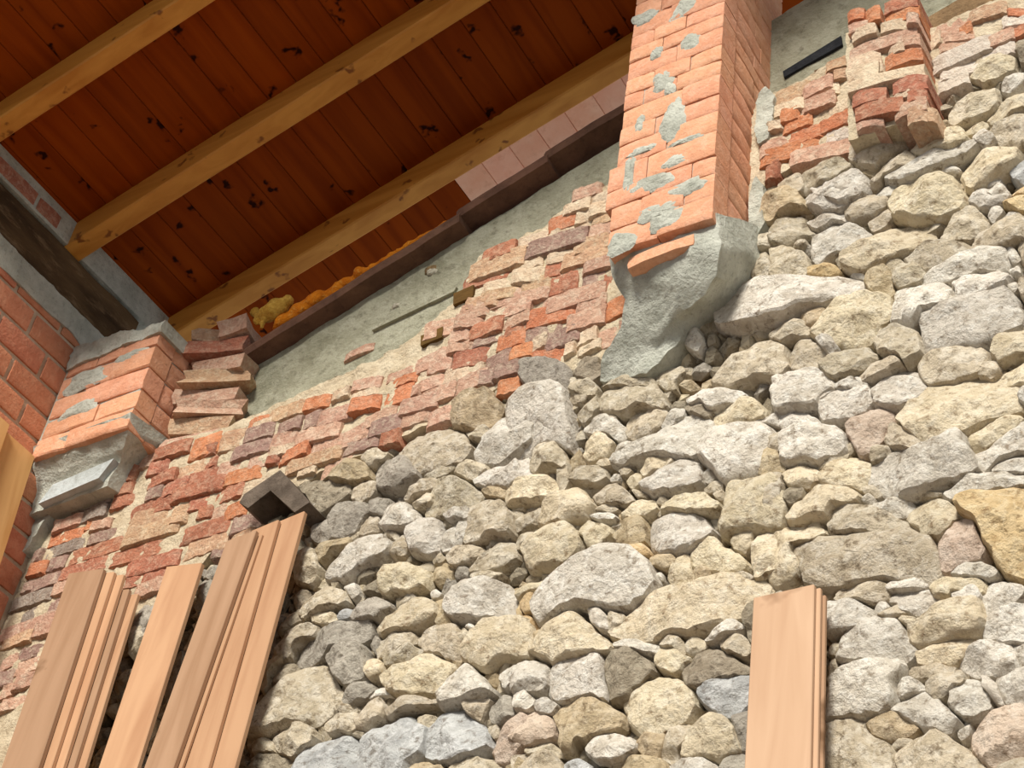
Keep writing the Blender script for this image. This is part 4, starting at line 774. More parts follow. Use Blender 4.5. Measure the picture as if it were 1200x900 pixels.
M_LIME = mat('lime mortar', (220, 206, 178), (198, 180, 150), (142, 122, 98), 14, 40, .5, .9, 50)
M_CEMENT = mat('fresh cement mortar', (202, 203, 190), (170, 171, 158), (128, 126, 116), 7, 40, .5, .9, 40, var=.04)
M_LEDGE = mat('smooth cement ledge', (206, 214, 216), (170, 176, 174), (120, 120, 112), 6, 30, .4, .4, 40, var=.04)
M_PLASTER = mat('grey green plaster', (172, 170, 148), (140, 138, 116), (104, 100, 82), 4, 22, .6, .8, 40, var=.03, pale=(186, 184, 164), pale_amt=.5)
M_PBRICK = mat('new hollow brick', (224, 166, 132), (210, 148, 114), (172, 124, 98), 9, 50, .4, .5, 60, var=.07, pale=(226, 178, 150), pale_amt=.5)
M_LBRICK = mat('red block', (204, 136, 104), (188, 118, 88), (156, 104, 80), 6, 40, .3, .5, 60, var=.06, pale=(214, 156, 124), pale_amt=.45)
M_JOINT = mat('grey sand joint', (214, 194, 170), (196, 174, 148), None, 12, 40, .3, .6, 60)
M_PLANK = wood('stained ceiling board', (146, 64, 6), (122, 48, 2), (44, 12, 1), 'y', .75, .10, 1.5, .08)
M_EAVE_LIT = mat('daylit eave board', (252, 200, 170), (244, 180, 148), (214, 150, 118), 6, 20, .35, .25, 40, rough=.45, var=.05)  # lit copy of the ceiling boards: outside daylight painted into a pale colour
M_RAFT = wood('honey stained rafter', (204, 142, 62), (182, 118, 44), (130, 76, 28), 'x', .5, .05, 1.7, .25)
M_BOARDL = wood('pale pine board', (202, 168, 138), (188, 152, 122), (140, 106, 78), 'z', .7, .04, .4, .15)
M_BOARD = wood('sawn pine board', (192, 152, 118), (174, 132, 100), (150, 112, 82), 'z', .7, .08, .5, .15)
M_BOARDD = wood('greyed pine board', (172, 138, 110), (154, 120, 92), (112, 84, 60), 'z', .7, .08, .5, .15)
M_YELLOW = wood('fresh yellow board', (226, 178, 118), (206, 152, 92), (160, 104, 56), 'z', .6, .05, .6, .2)
M_OLD = mat('old dark timber', (104, 82, 54), (60, 44, 26), (150, 124, 92), 6, 16, .5, .9, 26, stretch=(1, .25, 1), var=.03)
M_STUB = mat('weathered grey timber', (112, 100, 88), (84, 74, 64), (60, 50, 40), 10, 30, .5, .6, 40)
M_TILE = mat('dark clay tile', (116, 84, 68), (92, 66, 54), (60, 44, 36), 8, 30, .4, .4, 50)
M_FOAM = mat('orange expanding foam', (226, 140, 30), (200, 108, 14), (240, 190, 90), 20, 40, .6, 1.0, 40, var=.03)
M_FOAMY = mat('yellow expanding foam', (216, 176, 82), (186, 140, 52), (150, 104, 34), 24, 40, .6, 1.0, 50, var=.03)
M_BLACK = mat('black bitumen felt', (44, 46, 50), (30, 32, 36), None, 20, 30, .3, .5, 60)
M_FLOOR = mat('bare earth floor', (104, 84, 62), (84, 68, 50), (62, 50, 38), 2, 12, .5, .8, 12, var=.02)

# ------------------------------------------------------------------ mesh helpers
def link(name, me, m, parent=None, loc=None):
    o = bpy.data.objects.new(name, me); C.objects.link(o)
    if m and not me.materials: me.materials.append(m)
    if loc is not None: o.location = loc
    if parent: o.parent = parent
    return o
def pyobj(name, vs, fs, m, parent=None, smooth=True, angle=38, centre=True):
    """mesh object with its origin at the middle of its points"""
    vs = np.asarray(vs, float)
    c = vs.mean(0) if centre else np.zeros(3)
    me = bpy.data.meshes.new(name); me.from_pydata((vs - c).tolist(), [], fs)
    bm = bmesh.new(); bm.from_mesh(me); bmesh.ops.recalc_face_normals(bm, faces=bm.faces); bm.to_mesh(me); bm.free()
    if smooth:
        me.polygons.foreach_set('use_smooth', [True] * len(me.polygons))
        me.set_sharp_from_angle(angle=math.radians(angle))
    me.update()
    off = Vector(c) - (parent.location if parent else Vector((0, 0, 0)))
    if parent and parent.parent: off -= parent.parent.location
    return link(name, me, m, parent, off)
def top(o, label, cat, group=None):
    o['label'] = label; o['category'] = cat
    if group: o['group'] = group
    return o
def structure(o): o['kind'] = 'structure'; return o
def empty(name, loc, label, cat, group=None):
    o = bpy.data.objects.new(name, None); C.objects.link(o); o.location = loc; o.empty_display_size = .1
    return top(o, label, cat, group)
def box_vf(x0, x1, y0, y1, z0, z1):
    v = [(x, y, z) for x in (x0, x1) for y in (y0, y1) for z in (z0, z1)]
    f = [(0, 1, 3, 2), (4, 6, 7, 5), (0, 4, 5, 1), (2, 3, 7, 6), (0, 2, 6, 4), (1, 5, 7, 3)]
    return v, f
def box(name, x0, x1, y0, y1, z0, z1, m, parent=None, bevel=0):
    v, f = box_vf(x0, x1, y0, y1, z0, z1)
    o = pyobj(name, v, f, m, parent, smooth=False)
    if bevel:
        bm = bmesh.new(); bm.from_mesh(o.data)
        bmesh.ops.bevel(bm, geom=bm.edges[:] , offset=bevel, segments=1, affect='EDGES'); bm.to_mesh(o.data); bm.free()
    return o
def prism(name, poly, y0, y1, m, parent=None):
    """polygon in the x-z plane given thickness along y"""
    n = len(poly)
    v = [(x, y0, z) for x, z in poly] + [(x, y1, z) for x, z in poly]
    f = [tuple(range(n)), tuple(range(2 * n - 1, n - 1, -1))] + [(i, i + n, (i + 1) % n + n, (i + 1) % n) for i in range(n)]
    return pyobj(name, v, f, m, parent, smooth=False)
def inside(P, X, Y):
    r = np.zeros(X.shape, bool); j = len(P) - 1
    for i in range(len(P)):
        (xi, yi), (xj, yj) = P[i], P[j]
        if yi != yj: r ^= ((yi > Y) != (yj > Y)) & (X < (xj - xi) * (Y - yi) / (yj - yi) + xi)
        j = i
    return r
def nz(x, y, z, s): return noise.noise(Vector((x * s, y * s, z * s)))
def rough_face(name, poly, yfun, back, m, parent, step=.02, amp=.012, freq=14):
    """slab with a lumpy trowelled face: grid clipped to the polygon, sides closed to the plane y = back"""
    P = [(a, b) for a, b in poly]
    xs = [p[0] for p in P]; zs = [p[1] for p in P]
    nx = int((max(xs) - min(xs)) / step) + 1; nzz = int((max(zs) - min(zs)) / step) + 1
    X, Z = np.meshgrid(min(xs) + (np.arange(nx) + .5) * step, min(zs) + (np.arange(nzz) + .5) * step, indexing='ij')
    ins = inside(P, X, Z)
    vid = {}; vs = []; fs = []
    def V(i, j):
        if (i, j) not in vid:
            x = min(xs) + i * step; z = min(zs) + j * step
            jx = nz(x, 3.1, z, 23) * step * .45; jz = nz(x, 9.7, z, 23) * step * .45
            y = yfun(x, z) - amp * (nz(x, .3, z, freq) + .55 * nz(x, 5.3, z, freq * 2.7))
            vid[(i, j)] = len(vs); vs.append((x + jx, y, z + jz))
        return vid[(i, j)]
    edges = {}
    for i in range(nx):
        for j in range(nzz):
            if ins[i, j]:
                q = (V(i, j), V(i + 1, j), V(i + 1, j + 1), V(i, j + 1)); fs.append(q)
                for k in range(4):
                    a, b = q[k], q[(k + 1) % 4]
                    if (b, a) in edges: del edges[(b, a)]
                    else: edges[(a, b)] = 1
    for v in {q for e in edges for q in e}:                     # pull the border on to the outline
        x, y, z = vs[v]; best = None
        for k in range(len(P)):
            (ax, az), (bx, bz) = P[k], P[(k + 1) % len(P)]
            L2 = (bx - ax) ** 2 + (bz - az) ** 2 + 1e-12
            u = min(1, max(0, ((x - ax) * (bx - ax) + (z - az) * (bz - az)) / L2))
            qx, qz = ax + u * (bx - ax), az + u * (bz - az)
            dd = (x - qx) ** 2 + (z - qz) ** 2
            if best is None or dd < best[0]: best = (dd, qx, qz)
        if best[0] < (1.6 * step) ** 2:
            w_ = .006 * nz(x, 4.4, z, 40)
            vs[v] = (best[1] + w_, y, best[2] + w_)
    bid = {}
    for a, b in list(edges):
        for v in (a, b):
            if v not in bid:
                bid[v] = len(vs); vs.append((vs[v][0], back, vs[v][2]))
        fs.append((b, a, bid[a], bid[b]))
    return pyobj(name, vs, fs, m, parent, smooth=True, angle=50)

def stone_vf(P, rng, d, y0=0., back=.10, n=40, rings=(.9, .84, .72, .58, .44, .30, .15), grow=1.08):
    """one rough stone: outline P (x, z), broken faces standing d proud of y0"""
    P = np.array(P, float)
    Q = []
    for i in range(len(P)):                                     # blunt the corners
        a, b = P[i], P[(i + 1) % len(P)]
        Q += [a * .88 + b * .12, a * .12 + b * .88]
    Q = np.array(Q); seg = np.linalg.norm(np.roll(Q, -1, 0) - Q, axis=1); s = np.r_[0, np.cumsum(seg)]
    u = np.linspace(0, s[-1], n, endpoint=False)
    O = np.array([np.interp(u, s, np.r_[Q[:, k], Q[0, k]]) for k in (0, 1)]).T
    c = O.mean(0); size = math.sqrt(max(1e-6, np.ptp(O[:, 0]) * np.ptp(O[:, 1])))
    O = c + (O - c) * (grow - .06 + min(.22, .022 / size))
    off = rng.uniform(0, 50)
    for p in O:                                                 # ragged outline
        p += np.array((nz(p[0] + off, 1, p[1], 30), nz(p[0] + off, 8, p[1], 30))) * .010 * min(1., size / .12)
    fac = []
    for _ in range(7):                                          # broken facets
        an = rng.uniform(0, 2 * math.pi)
        fac.append((math.cos(an), math.sin(an), rng.uniform(-.1, .85), rng.uniform(.35, 1.1)))
    an = rng.normal(-math.pi / 2, .35); fac.append((math.cos(an), math.sin(an), rng.uniform(.45, .85), rng.uniform(1.2, 2.2)))
    tx, tz = rng.normal(0, .08), rng.normal(.06, .09)
    def face(p, lim):
        q = (p - c) / (size * .5)
        h = 1.
        for ca, sa, pos, sl in fac:
            h = min(h, 1 - sl * max(0, (q[0] * ca + q[1] * sa) - pos))
        h = max(.2, h) * lim
        y = y0 - d * h + tx * (p[0] - c[0]) + tz * (p[1] - c[1])
        a_ = min(1., size / .16)
        y -= a_ * (.012 * nz(p[0] + off, off, p[1], 12) + .008 * nz(p[0] + off, off + 7, p[1], 27) - .007 * abs(nz(p[0] + off, off + 17, p[1], 21)) + .0035 * nz(p[0], off + 3, p[1], 60)) + .10 * d * nz(p[0], off, p[1], 2.5 / size)
        return y
    vs = []
    for p in O: vs.append((c[0] + (p[0] - c[0]) * .9, back, c[1] + (p[1] - c[1]) * .9))
    for p in O: vs.append((p[0], y0 + .02, p[1]))
    for k, r in enumerate(rings):
        for p in O:
            e = p - c
            L = np.linalg.norm(e) + 1e-6
            shr = r
            if k == 0: shr = max(r, 1 - min(.012, .12 * size) / L)       # crisp shoulder of constant width
            pp = c + e * shr
            vs.append((pp[0], min(y0 + .015, face(pp, .82 if k == 0 else 1.)), pp[1]))
    vs.append((c[0], face(c, 1.), c[1]))
    fs = [tuple(range(n))]
    R_ = len(rings) + 1
    for k in range(R_):
        for i in range(n):
            j = (i + 1) % n
            fs.append((k * n + i, k * n + j, (k + 1) * n + j, (k + 1) * n + i))
    fs += [(R_ * n + i, R_ * n + (i + 1) % n, len(vs) - 1) for i in range(n)]
    return vs, fs, size
def blob_vf(c, r, rng, squash=(1, .8, .75)):
    """small angular pebble"""
    bm = bmesh.new(); bmesh.ops.create_icosphere(bm, subdivisions=1, radius=1)
    o = rng.uniform(0, 90)
    an = rng.uniform(0, 6.28); ca, sa = math.cos(an), math.sin(an)
    vs = []
    for v in bm.verts:
        p = v.co * (1 + .5 * nz(v.co.x + o, v.co.y, v.co.z, 1.3))
        x, z = p.x * squash[0], p.z * squash[2]
        vs.append((c[0] + r * (x * ca - z * sa), c[1] + r * p.y * squash[1], c[2] + r * (x * sa + z * ca)))
    fs = [tuple(v.index for v in f.verts) for f in bm.faces]; bm.free()
    return vs, fs
def join(parts):
    V, F = [], []
    for v, f in parts:
        k = len(V); V += list(v); F += [tuple(i + k for i in q) for q in f]
    return V, F
def brick_vf(x1, z1, x2, z2, h, y, rng, back=.08, rag=1.0, seg=4):
    """hand-made brick seen end on to the wall: worn arrises, uneven face"""
    n = seg
    o = rng.uniform(0, 90); vs = []
    tl = rng.normal(0, .004) * rag
    ar = .012 * min(1., rag)
    rows = ((.5, ar), (.44, -.0), (.15, 0.), (-.15, 0.), (-.44, 0.), (-.5, ar))
    for i in range(n + 1):
        t = i / n; x = x1 + (x2 - x1) * t; zc = z1 + (z2 - z1) * t
        e = 0. if 0 < i < n else .9 * ar
        for r, dy in rows:
            zz = zc + h * r * (1 + .03 * rag * nz(x + o, r * 3, o, 12)) + .005 * rag * nz(x, o, r * 9, 50)
            yy = y + dy + e + .005 * rag * nz(x + o, r * 2 + o, 1.5, 16) + .006 * rag * nz(x + o, r * h * 40, .5, 42) + tl * (t - .5) * 3
            xx = x + (.006 * rag * nz(o, r * 5, x, 9) if e else 0)
            vs.append((xx, yy, zz))
    m = len(rows)
    fs = [(i * m + r, (i + 1) * m + r, (i + 1) * m + r + 1, i * m + r + 1) for i in range(n) for r in range(m - 1)]
    ring = [i * m for i in range(n + 1)] + [n * m + r for r in range(1, m)] + [i * m + m - 1 for i in range(n - 1, -1, -1)] + [r for r in range(m - 2, 0, -1)]
    b0 = len(vs)
    for k in ring: vs.append((vs[k][0], back, vs[k][2]))
    L = len(ring)
    fs += [(ring[k], ring[(k + 1) % L], b0 + (k + 1) % L, b0 + k) for k in range(L)]
    fs.append(tuple(range(b0, b0 + L)))
    return vs, fs

def loft(name, secs, cols, m, parent, sub=5, amp=.018, freq=13, close=.12):
    """mass of mortar through cross-sections: each a list of points from left to right"""
    S = []
    for a_, b_ in zip(secs[:-1], secs[1:]):
        for k in range(sub):
            u = k / sub; S.append([tuple(p[i] * (1 - u) + q[i] * u for i in range(3)) for p, q in zip(a_, b_)])
    S.append(secs[-1])
    grid = []
    for s in S:
        row = [(s[0][0], close, s[0][2])]
        for k in range(len(s) - 1):
            for c_ in range(cols[k]):
                u = c_ / cols[k]; p, q = s[k], s[k + 1]
                row.append(tuple(p[i] * (1 - u) + q[i] * u for i in range(3)))
        row.append(s[-1]); row.append((s[-1][0], close, s[-1][2]))
        grid.append([(x + .4 * amp * nz(x, 3, z, 25), y - amp * (nz(x, y, z, freq) + .6 * nz(x, y + 4, z, freq * 2.6)) if y < close else y, z + .4 * amp * nz(x, 7, z, 25)) for x, y, z in row])
    r, c_ = len(grid), len(grid[0])
    vs = [p for row in grid for p in row]
    fs = [(i * c_ + j, i * c_ + j + 1, (i + 1) * c_ + j + 1, (i + 1) * c_ + j) for i in range(r - 1) for j in range(c_ - 1)]
    fs += [tuple(range(c_)), tuple(range((r - 1) * c_, r * c_))]
    return pyobj(name, vs, fs, m, parent, angle=50)

# ================================================================== SETTING
# ---- floor
floor = structure(box('floor', XL - .4, 6, -12, .2, -.2, 0, M_FLOOR))

# ---- the rubble stone wall: core, stones, old brickwork, mortar, plaster above
wv, wf = box_vf(XL - .3, 2.2, .12, .5, 0, 5.2)
prof = [(XL - .3, 0), (2.2, 0), (2.2, 7.9), (-1.0, 7.52), (-1.25, 7.44), (-2.2, 7.05), (-2.9, 6.7), (-3.9, 6.35), (-4.9, 6.15), (XL - .3, 6.15)]
wall = structure(prism('wall_back', prof, .075, .34, M_EARTH))
rng = np.random.default_rng(5)
small = []
for k, l in enumerate(STONES.split('\n')):
    a = l.split(); P = [tuple(float(q) / 1000 for q in p.split(',')) for p in a[1:]]
    A = np.array(P); size = math.sqrt(np.ptp(A[:, 0]) * np.ptp(A[:, 1]))
    d = min(.062, max(.016, .018 + .12 * size * rng.uniform(.6, 1.3)))
    if k < 300:
        vs, fs, _ = stone_vf(P, rng, d, y0=rng.uniform(-.010, .02))
        pyobj('stone', vs, fs, SM[a[0]], wall, angle=28)
    else:
        small.append((a[0], stone_vf(P, rng, d * .9, y0=.015, n=16, rings=(.8, .5))[:2]))
def stuff(name, items, m, parent):
    v, f = join(items); o = pyobj(name, v, f, m, parent, angle=35); o['kind'] = 'stuff'; return o
for key in 'wgktdcpbo':
    it = [q for c, q in small if c == key]
    if it: stuff('small_stone', it, SM[key], wall)
rub = {c: [] for c in 'kgtdc'}
for l in RUBBLE.split():
    x, z, r = (float(q) / 1000 for q in l.split(','))
    c = rng.choice(list('kkkgttddc'))
    r = min(r, .04)
    rub[c].append(blob_vf((x, .04 + rng.uniform(0, .025), z), max(r * 1.5, .012), rng))
for c in rub: stuff('rubble', rub[c], SM[c], wall)

# stones of the same wall that lie just beyond the picture (to the right and below)
outside = {c: [] for c in 'wkcgt'}
rows = [(z, x0, x1) for z, x0, x1 in [(4.5 + .19 * i, -.62, 2.1) for i in range(17)]] + [(2.2 + .19 * i, XL + .2, 2.1) for i in range(9)] + [(3.92, -1.0, 2.1), (4.11, -.9, 2.1), (4.30, -.8, 2.1)]
for z, xa, xb in rows:
    x = xa + rng.uniform(-.05, .05)
    while x < xb:
        wd = rng.uniform(.16, .36); ht = rng.uniform(.13, .19)
        zz = z + rng.uniform(-.03, .03)
        pts = [(x + wd / 2 + (wd / 2 - .012) * math.copysign(abs(math.cos(t)) ** .7, math.cos(t)) * rng.uniform(.85, 1.05),
                zz + ht / 2 * math.copysign(abs(math.sin(t)) ** .7, math.sin(t)) * rng.uniform(.85, 1.1)) for t in np.linspace(0, 2 * math.pi, 8, endpoint=False)]
        outside[rng.choice(list('wwkkcgt'))].append(stone_vf(pts, rng, rng.uniform(.03, .07), y0=0., n=12, rings=(.84, .5))[:2])
        x += wd
for c in outside: stuff('outlying_stone', outside[c], SM[c], wall)

# old brickwork bedded in lime mortar
def bed_y(x, z): return .004
rough_face('mortar_bed', [(x / 1000, z / 1000) for x, z in BED_LEFT], bed_y, .14, M_LIME, wall, .02, .014, 16)
rough_face('mortar_bed', [(x / 1000, z / 1000) for x, z in BED_RIGHT], bed_y, .14, M_LIME, wall, .02, .014, 16)
for l in BRICKS.split('\n'):
    a = l.split(); x1, z1, x2, z2, h = (float(q) / 1000 for q in a[1:])
    vs, fs = brick_vf(x1 - .005, z1, x2 + .005, z2, h * 1.08, -.012 + rng.uniform(-.010, .012), rng, seg=9)
    pyobj('brick', vs, fs, BM[a[0]], wall, angle=45)

# grey-green plaster above the brickwork, set back behind it
pl = [(-4.95, 5.95), (-3.6, 6.1), (-2.0, 6.9), (-1.0, 7.45), (-1.07, 7.60), (-1.0, 7.66), (-.6, 7.84), (-.6, 8.45), (-2.3, 7.86), (-2.38, 7.63), (-4.95, 6.69)]
M_PUTLOG_SHADE = mat('olive brown putlog shade', (112, 84, 40), (84, 62, 28), None, 8, 30, .3, .4, 40, stretch=(.3, 1, 1))  # shade of the putlog holes, painted as olive brown blocks
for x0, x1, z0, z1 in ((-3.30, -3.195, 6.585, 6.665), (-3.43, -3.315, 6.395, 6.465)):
    o = prism('putlog_shade', [(x0 + .01, z0 - .005), (x1, z0 + .006), (x1 - .006, z1), (x0, z1 - .012)], -.012, .1, M_PUTLOG_SHADE, wall); o['label'] = 'olive brown block painted as the shade of a putlog hole in the brickwork'
prism('mortar_lip', [(-3.86, 6.795), (-3.43, 6.865), (-3.42, 6.89), (-3.84, 6.82)], .140, .17, M_PLASTER, wall)
vs, fs = brick_vf(-3.98, 6.665, -3.83, 6.69, .05, .135, rng, back=.2); pyobj('brick', vs, fs, BM['P'], wall, angle=45)
plaster = rough_face('plaster_panel', pl, lambda x, z: .155, .32, M_PLASTER, wall, .03, .006, 7)

# ================================================================== ceiling boards, running out over the wall to the eaves
ceil = structure(prism('ceiling', [(XL - .16, roof(XL - .16, 7.69)), (2.0, roof(2.0, 7.69)), (2.0, roof(2.0, 7.79)), (XL - .16, roof(XL - .16, 7.79))], -1.78, .98, M_OLD))
pw = .158
k = 0; x = XL - .15
def plank_mesh(x0, x1):
    g = .0014
    z0, z1 = roof(x0 + g, 7.66), roof(x1 - g, 7.66)
    c = .003
    prof_ = [(x0 + g, z0 + c + .028), (x0 + g, z0 + c), (x0 + g + c, roof(x0 + g + c, 7.66)), (x1 - g - c, roof(x1 - g - c, 7.66)), (x1 - g, z1 + c), (x1 - g, z1 + c + .028)]
    return prof_
while x < .6:
    xm = x + pw / 2
    prism('plank', plank_mesh(x, x + pw), -1.78, .40 if -3.8 < xm < -2.25 else .97, M_PLANK, ceil)
    if -3.8 < xm < -2.25: prism('lit_eave_board', plank_mesh(x, x + pw), .402, .97, M_EAVE_LIT, ceil)  # outer ends of the boards, their daylight put into the colour
    x += pw

# ================================================================== left wall of red blocks
lw = structure(box('wall_left', XL - .3, XL - .006, -2.0, .3, 0, 7.185, M_JOINT))
def lbrick(y0, y1, z0, z1, o=0.):
    vs, fs = brick_vf(y0, (z0 + z1) / 2, y1, (z0 + z1) / 2, z1 - z0, 0, rng, back=-.03, rag=.45, seg=3)
    # drawn along y: swap axes so that the face looks towards +x
    vs = [(XL + .006 - v[1] * .5 if v[1] > -.02 else XL - .03, v[0], v[2]) for v in vs]
    pyobj('brick', vs, fs, M_LBRICK, lw, angle=40)
row = 0
zj = [7.155, 7.0, 6.85, 6.695, 6.545, 6.40, 6.248, 6.096, 5.944, 5.792, 5.64, 5.488, 5.336]
ph = [-.312, -.162, -.324, -.175, -.33, -.165, -.32, -.165, -.32, -.165, -.32, -.165]
for r in range(len(zj) - 1):
    y = ph[r] + .307
    first = True
    while y > -1.7:
        a, b = y - .307 + .012, min(y - .012, -.008)
        if b - a > .04: lbrick(a, b, zj[r + 1] + .012, zj[r] - .012)
        y -= .307
rough = rough_face('cement_band', [(-2.4, 7.055), (-.4, 7.04), (-.25, 7.06), (0, 6.98), (0.1, 7.0), (.1, 7.19), (-2.4, 7.19)], lambda x, z: 0., .03, M_CEMENT, None, .03, .008, 9)
def turn_to_left(o, parent, xface):
    """a slab drawn on the back wall (x, z) turned so that it faces +x on the left wall"""
    for v in o.data.vertices:
        p = v.co + o.location
        v.co = Vector((xface - p.y, p.x, p.z)) - Vector((xface, -.8, 7.1))
    o.data.flip_normals()
    o.location = Vector((xface, -.8, 7.1)) - parent.location; o.parent = parent
turn_to_left(rough, lw, XL + .012)
# strip of masonry between the rafters, above the wall plate
up = box('infill', XL - .3, XL - .01, -2.4, .3, 7.495, 7.675, M_CEMENT, lw)
for y0, y1 in ((-.99, -.72), (-.70, -.55), (-1.4, -1.22)):
    vs, fs = brick_vf(y0, 7.555, y1, 7.56, .085, 0, rng, back=-.03, rag=.9, seg=3)
    vs = [(XL - .002 - v[1] * .5 if v[1] > -.02 else XL - .03, v[0], v[2]) for v in vs]
    pyobj('brick', vs, fs, BM['R'], lw, angle=40)

# ================================================================== THINGS
# ---- old wall plate on the left wall
def beam_along_y(name, x0, x1, y0, y1, z0, z1, m, n=26, amp=.012):
    vs = []; fs = []
    sec = [(x0, z0), (x0, z1), (x1 - .02, z1), (x1, z1 - .02), (x1 + .004, (z0 + z1) / 2 + .04), (x1 + .004, (z0 + z1) / 2 - .04), (x1, z0 + .02), (x1 - .02, z0)]
    for i in range(n + 1):
        y = y0 + (y1 - y0) * i / n
        for j, (x, z) in enumerate(sec):
            f = 1. if j > 1 else 0.
            vs.append((x + f * amp * nz(y, j * 1.7, .5, 5), y, z + f * amp * .7 * nz(y, j * 2.3, 8.5, 5)))
    q = len(sec)
    for i in range(n):
        for j in range(q): fs.append((i * q + j, (i + 1) * q + j, (i + 1) * q + (j + 1) % q, i * q + (j + 1) % q))
    fs += [tuple(range(q)), tuple(range(n * q, n * q + q))]
    return pyobj(name, vs, fs, m, None, angle=35)
top(beam_along_y('wall_plate', XL - .28, XL - .02, -2.4, .12, 7.19, 7.492, M_OLD), 'old dark weathered timber lying along the top of the red block wall', 'beam')

# ---- rafters
def rafter(y0, y1, label, z_low=7.49):
    xa, xb = XL - .14, .4
    n = 14; c = .008
    vs, fs = [], []
    for i in range(n + 1):
        x = xa + (xb - xa) * i / n
        zb, zt = roof(x, z_low), roof(x, 7.665)
        w1 = .002 * nz(x, y0, 1, 2)
        for y, z in ((y0, zt), (y0, zb + c), (y0 + c, zb), (y1 - c, zb), (y1, zb + c), (y1, zt)): vs.append((x, y + w1, z))
    for i in range(n):
        for j in range(6): fs.append((i * 6 + j, (i + 1) * 6 + j, (i + 1) * 6 + (j + 1) % 6, i * 6 + (j + 1) % 6))
    fs += [tuple(range(6)), tuple(range(n * 6, n * 6 + 6))]
    o = pyobj('rafter', vs, fs, M_RAFT, None, smooth=False)
    return top(o, label, 'rafter', 'honey coloured rafters under the boarded ceiling')
rafter(-1.19, -1.085, 'honey brown rafter nearest the top left corner, farthest from the stone wall')
rafter(-.455, -.345, 'honey brown rafter in the middle of the three, its end resting on the old timber')
rafter(.285, .385, 'honey brown rafter just above the plastered wall top, beside the glowing gap')

# ---- main brick pillar
def pillar(name, loc, label):
    return empty(name, loc, label, 'pillar')
mp_ = pillar('brick_pillar', (-2.14, -.1, 5.4), 'tall orange brick pillar smeared with grey mortar in front of the plaster')
X0, X1, YF = -2.365, -1.935, -.30
box('core', X0 + .010, X1 - .010, YF + .010, .27, 6.215, 8.5, M_CEMENT, mp_)
pz = [8.50, 8.39, 8.27, 8.15, 8.03, 7.91, 7.79, 7.67, 7.55, 7.46, 7.369, 7.25, 7.15, 7.053, 6.931, 6.824, 6.699, 6.558, 6.456, 6.329, 6.203]
fj = [(.33,), (.25, .7), (.55,), (.34, .62), (.33, .58), (.45, .72), (.3, .55), (.42,), (.25, .6), (.36,), (.52,), (.3, .68), (.2, .55), (.62,), (.36,), (.5,), (.32,), (.38, .78), (.30, .72), (.48, ), (.35, .7)]
for r in range(len(pz) - 1):
    z1, z0 = pz[r] - .002, pz[r + 1] + .002
    xo = -.03 if pz[r] in (6.699, 6.558) else 0.
    xs = [X0 + xo] + [X0 + (X1 - X0) * f for f in fj[r]] + [X1]
    for a, b in zip(xs[:-1], xs[1:]):
        last = b == X1; lo_front = rng.uniform(-.004, .004)
        xa, xb = a + (.002 if a != xs[0] else 0), b - (.002 if not last else 0)
        dep = .12
        vs, fs = brick_vf(xa, (z0 + z1) / 2, xb, (z0 + z1) / 2, z1 - z0, YF + lo_front, rng, back=YF + dep, rag=.3, seg=6)
        pyobj('brick', vs, fs, M_PBRICK, mp_, angle=40)
    # bricks of the right-hand face behind the corner brick
    ys = [YF + .123, YF + .123 + .18 + .06 * (r % 2), .27]
    for a, b in zip(ys[:-1], ys[1:]):
        if b - a < .02: continue
        vs, fs = brick_vf(a + .002, (z0 + z1) / 2, b - .002, (z0 + z1) / 2, z1 - z0, 0, rng, back=-.1, rag=.35, seg=2)
        vs = [(X1 - v[1] if v[1] > -.09 else X1 - .1, v[0], v[2]) for v in vs]
        pyobj('brick', vs, fs, M_PBRICK, mp_, angle=40)
# mortar daubs on its face
def daub(cx, cz, w_, h_, seed, y=YF, m=M_CEMENT, parent=mp_):
    """thin smear of mortar with a ragged outline that thins out to nothing"""
    n = 22; rr = np.random.default_rng(seed); ph_ = rr.uniform(0, 20)
    vs = [(cx, y - .006, cz)]
    for s, dy in ((.4, -.006), (.78, -.004), (1., .004)):
        for i in range(n):
            t = 2 * math.pi * i / n
            q = s * (1 + (.5 * nz(math.cos(t) + ph_, math.sin(t), seed, .9) + .22 * nz(math.cos(t) + ph_, math.sin(t), seed, 2.6)) * (.4 + .6 * s))
            ct, st_ = math.cos(t), math.sin(t)
            ct = math.copysign(abs(ct) ** .8, ct); st_ = math.copysign(abs(st_) ** .8, st_)
            vs.append((cx + w_ / 2 * q * ct, y + dy + .003 * rr.uniform(-1, 1), cz + h_ / 2 * q * st_))
    fs = [(0, 1 + i, 1 + (i + 1) % n) for i in range(n)]
    for k in range(2):
        for i in range(n):
            j = (i + 1) % n
            fs.append((1 + k * n + i, 1 + (k + 1) * n + i, 1 + (k + 1) * n + j, 1 + k * n + j))
    fs.append(tuple(1 + 2 * n + i for i in range(n)))
    return pyobj('mortar_smear', vs, fs, m, parent, angle=50)
for i, q in enumerate(DAUBS := [(-2.19, 7.15, .10, .13), (-2.08, 7.34, .09, .12), (-2.24, 7.36, .05, .08), (-2.16, 7.08, .05, .1), (-2.13, 6.86, .11, .2), (-2.28, 6.92, .045, .11),
                               (-2.30, 6.62, .05, .24), (-2.20, 6.52, .20, .10), (-2.10, 6.60, .12, .07), (-2.05, 6.42, .16, .08), (-2.17, 6.34, .2, .09), (-2.13, 6.28, .14, .12), (-2.31, 6.24, .1, .12),
                               (-2.36 + .1, 6.74, .14, .05), (-2.06, 6.70, .16, .04), (-2.12, 7.62, .12, .14), (-2.32, 7.66, .14, .1)]):
    daub(*q, seed=i + 1)
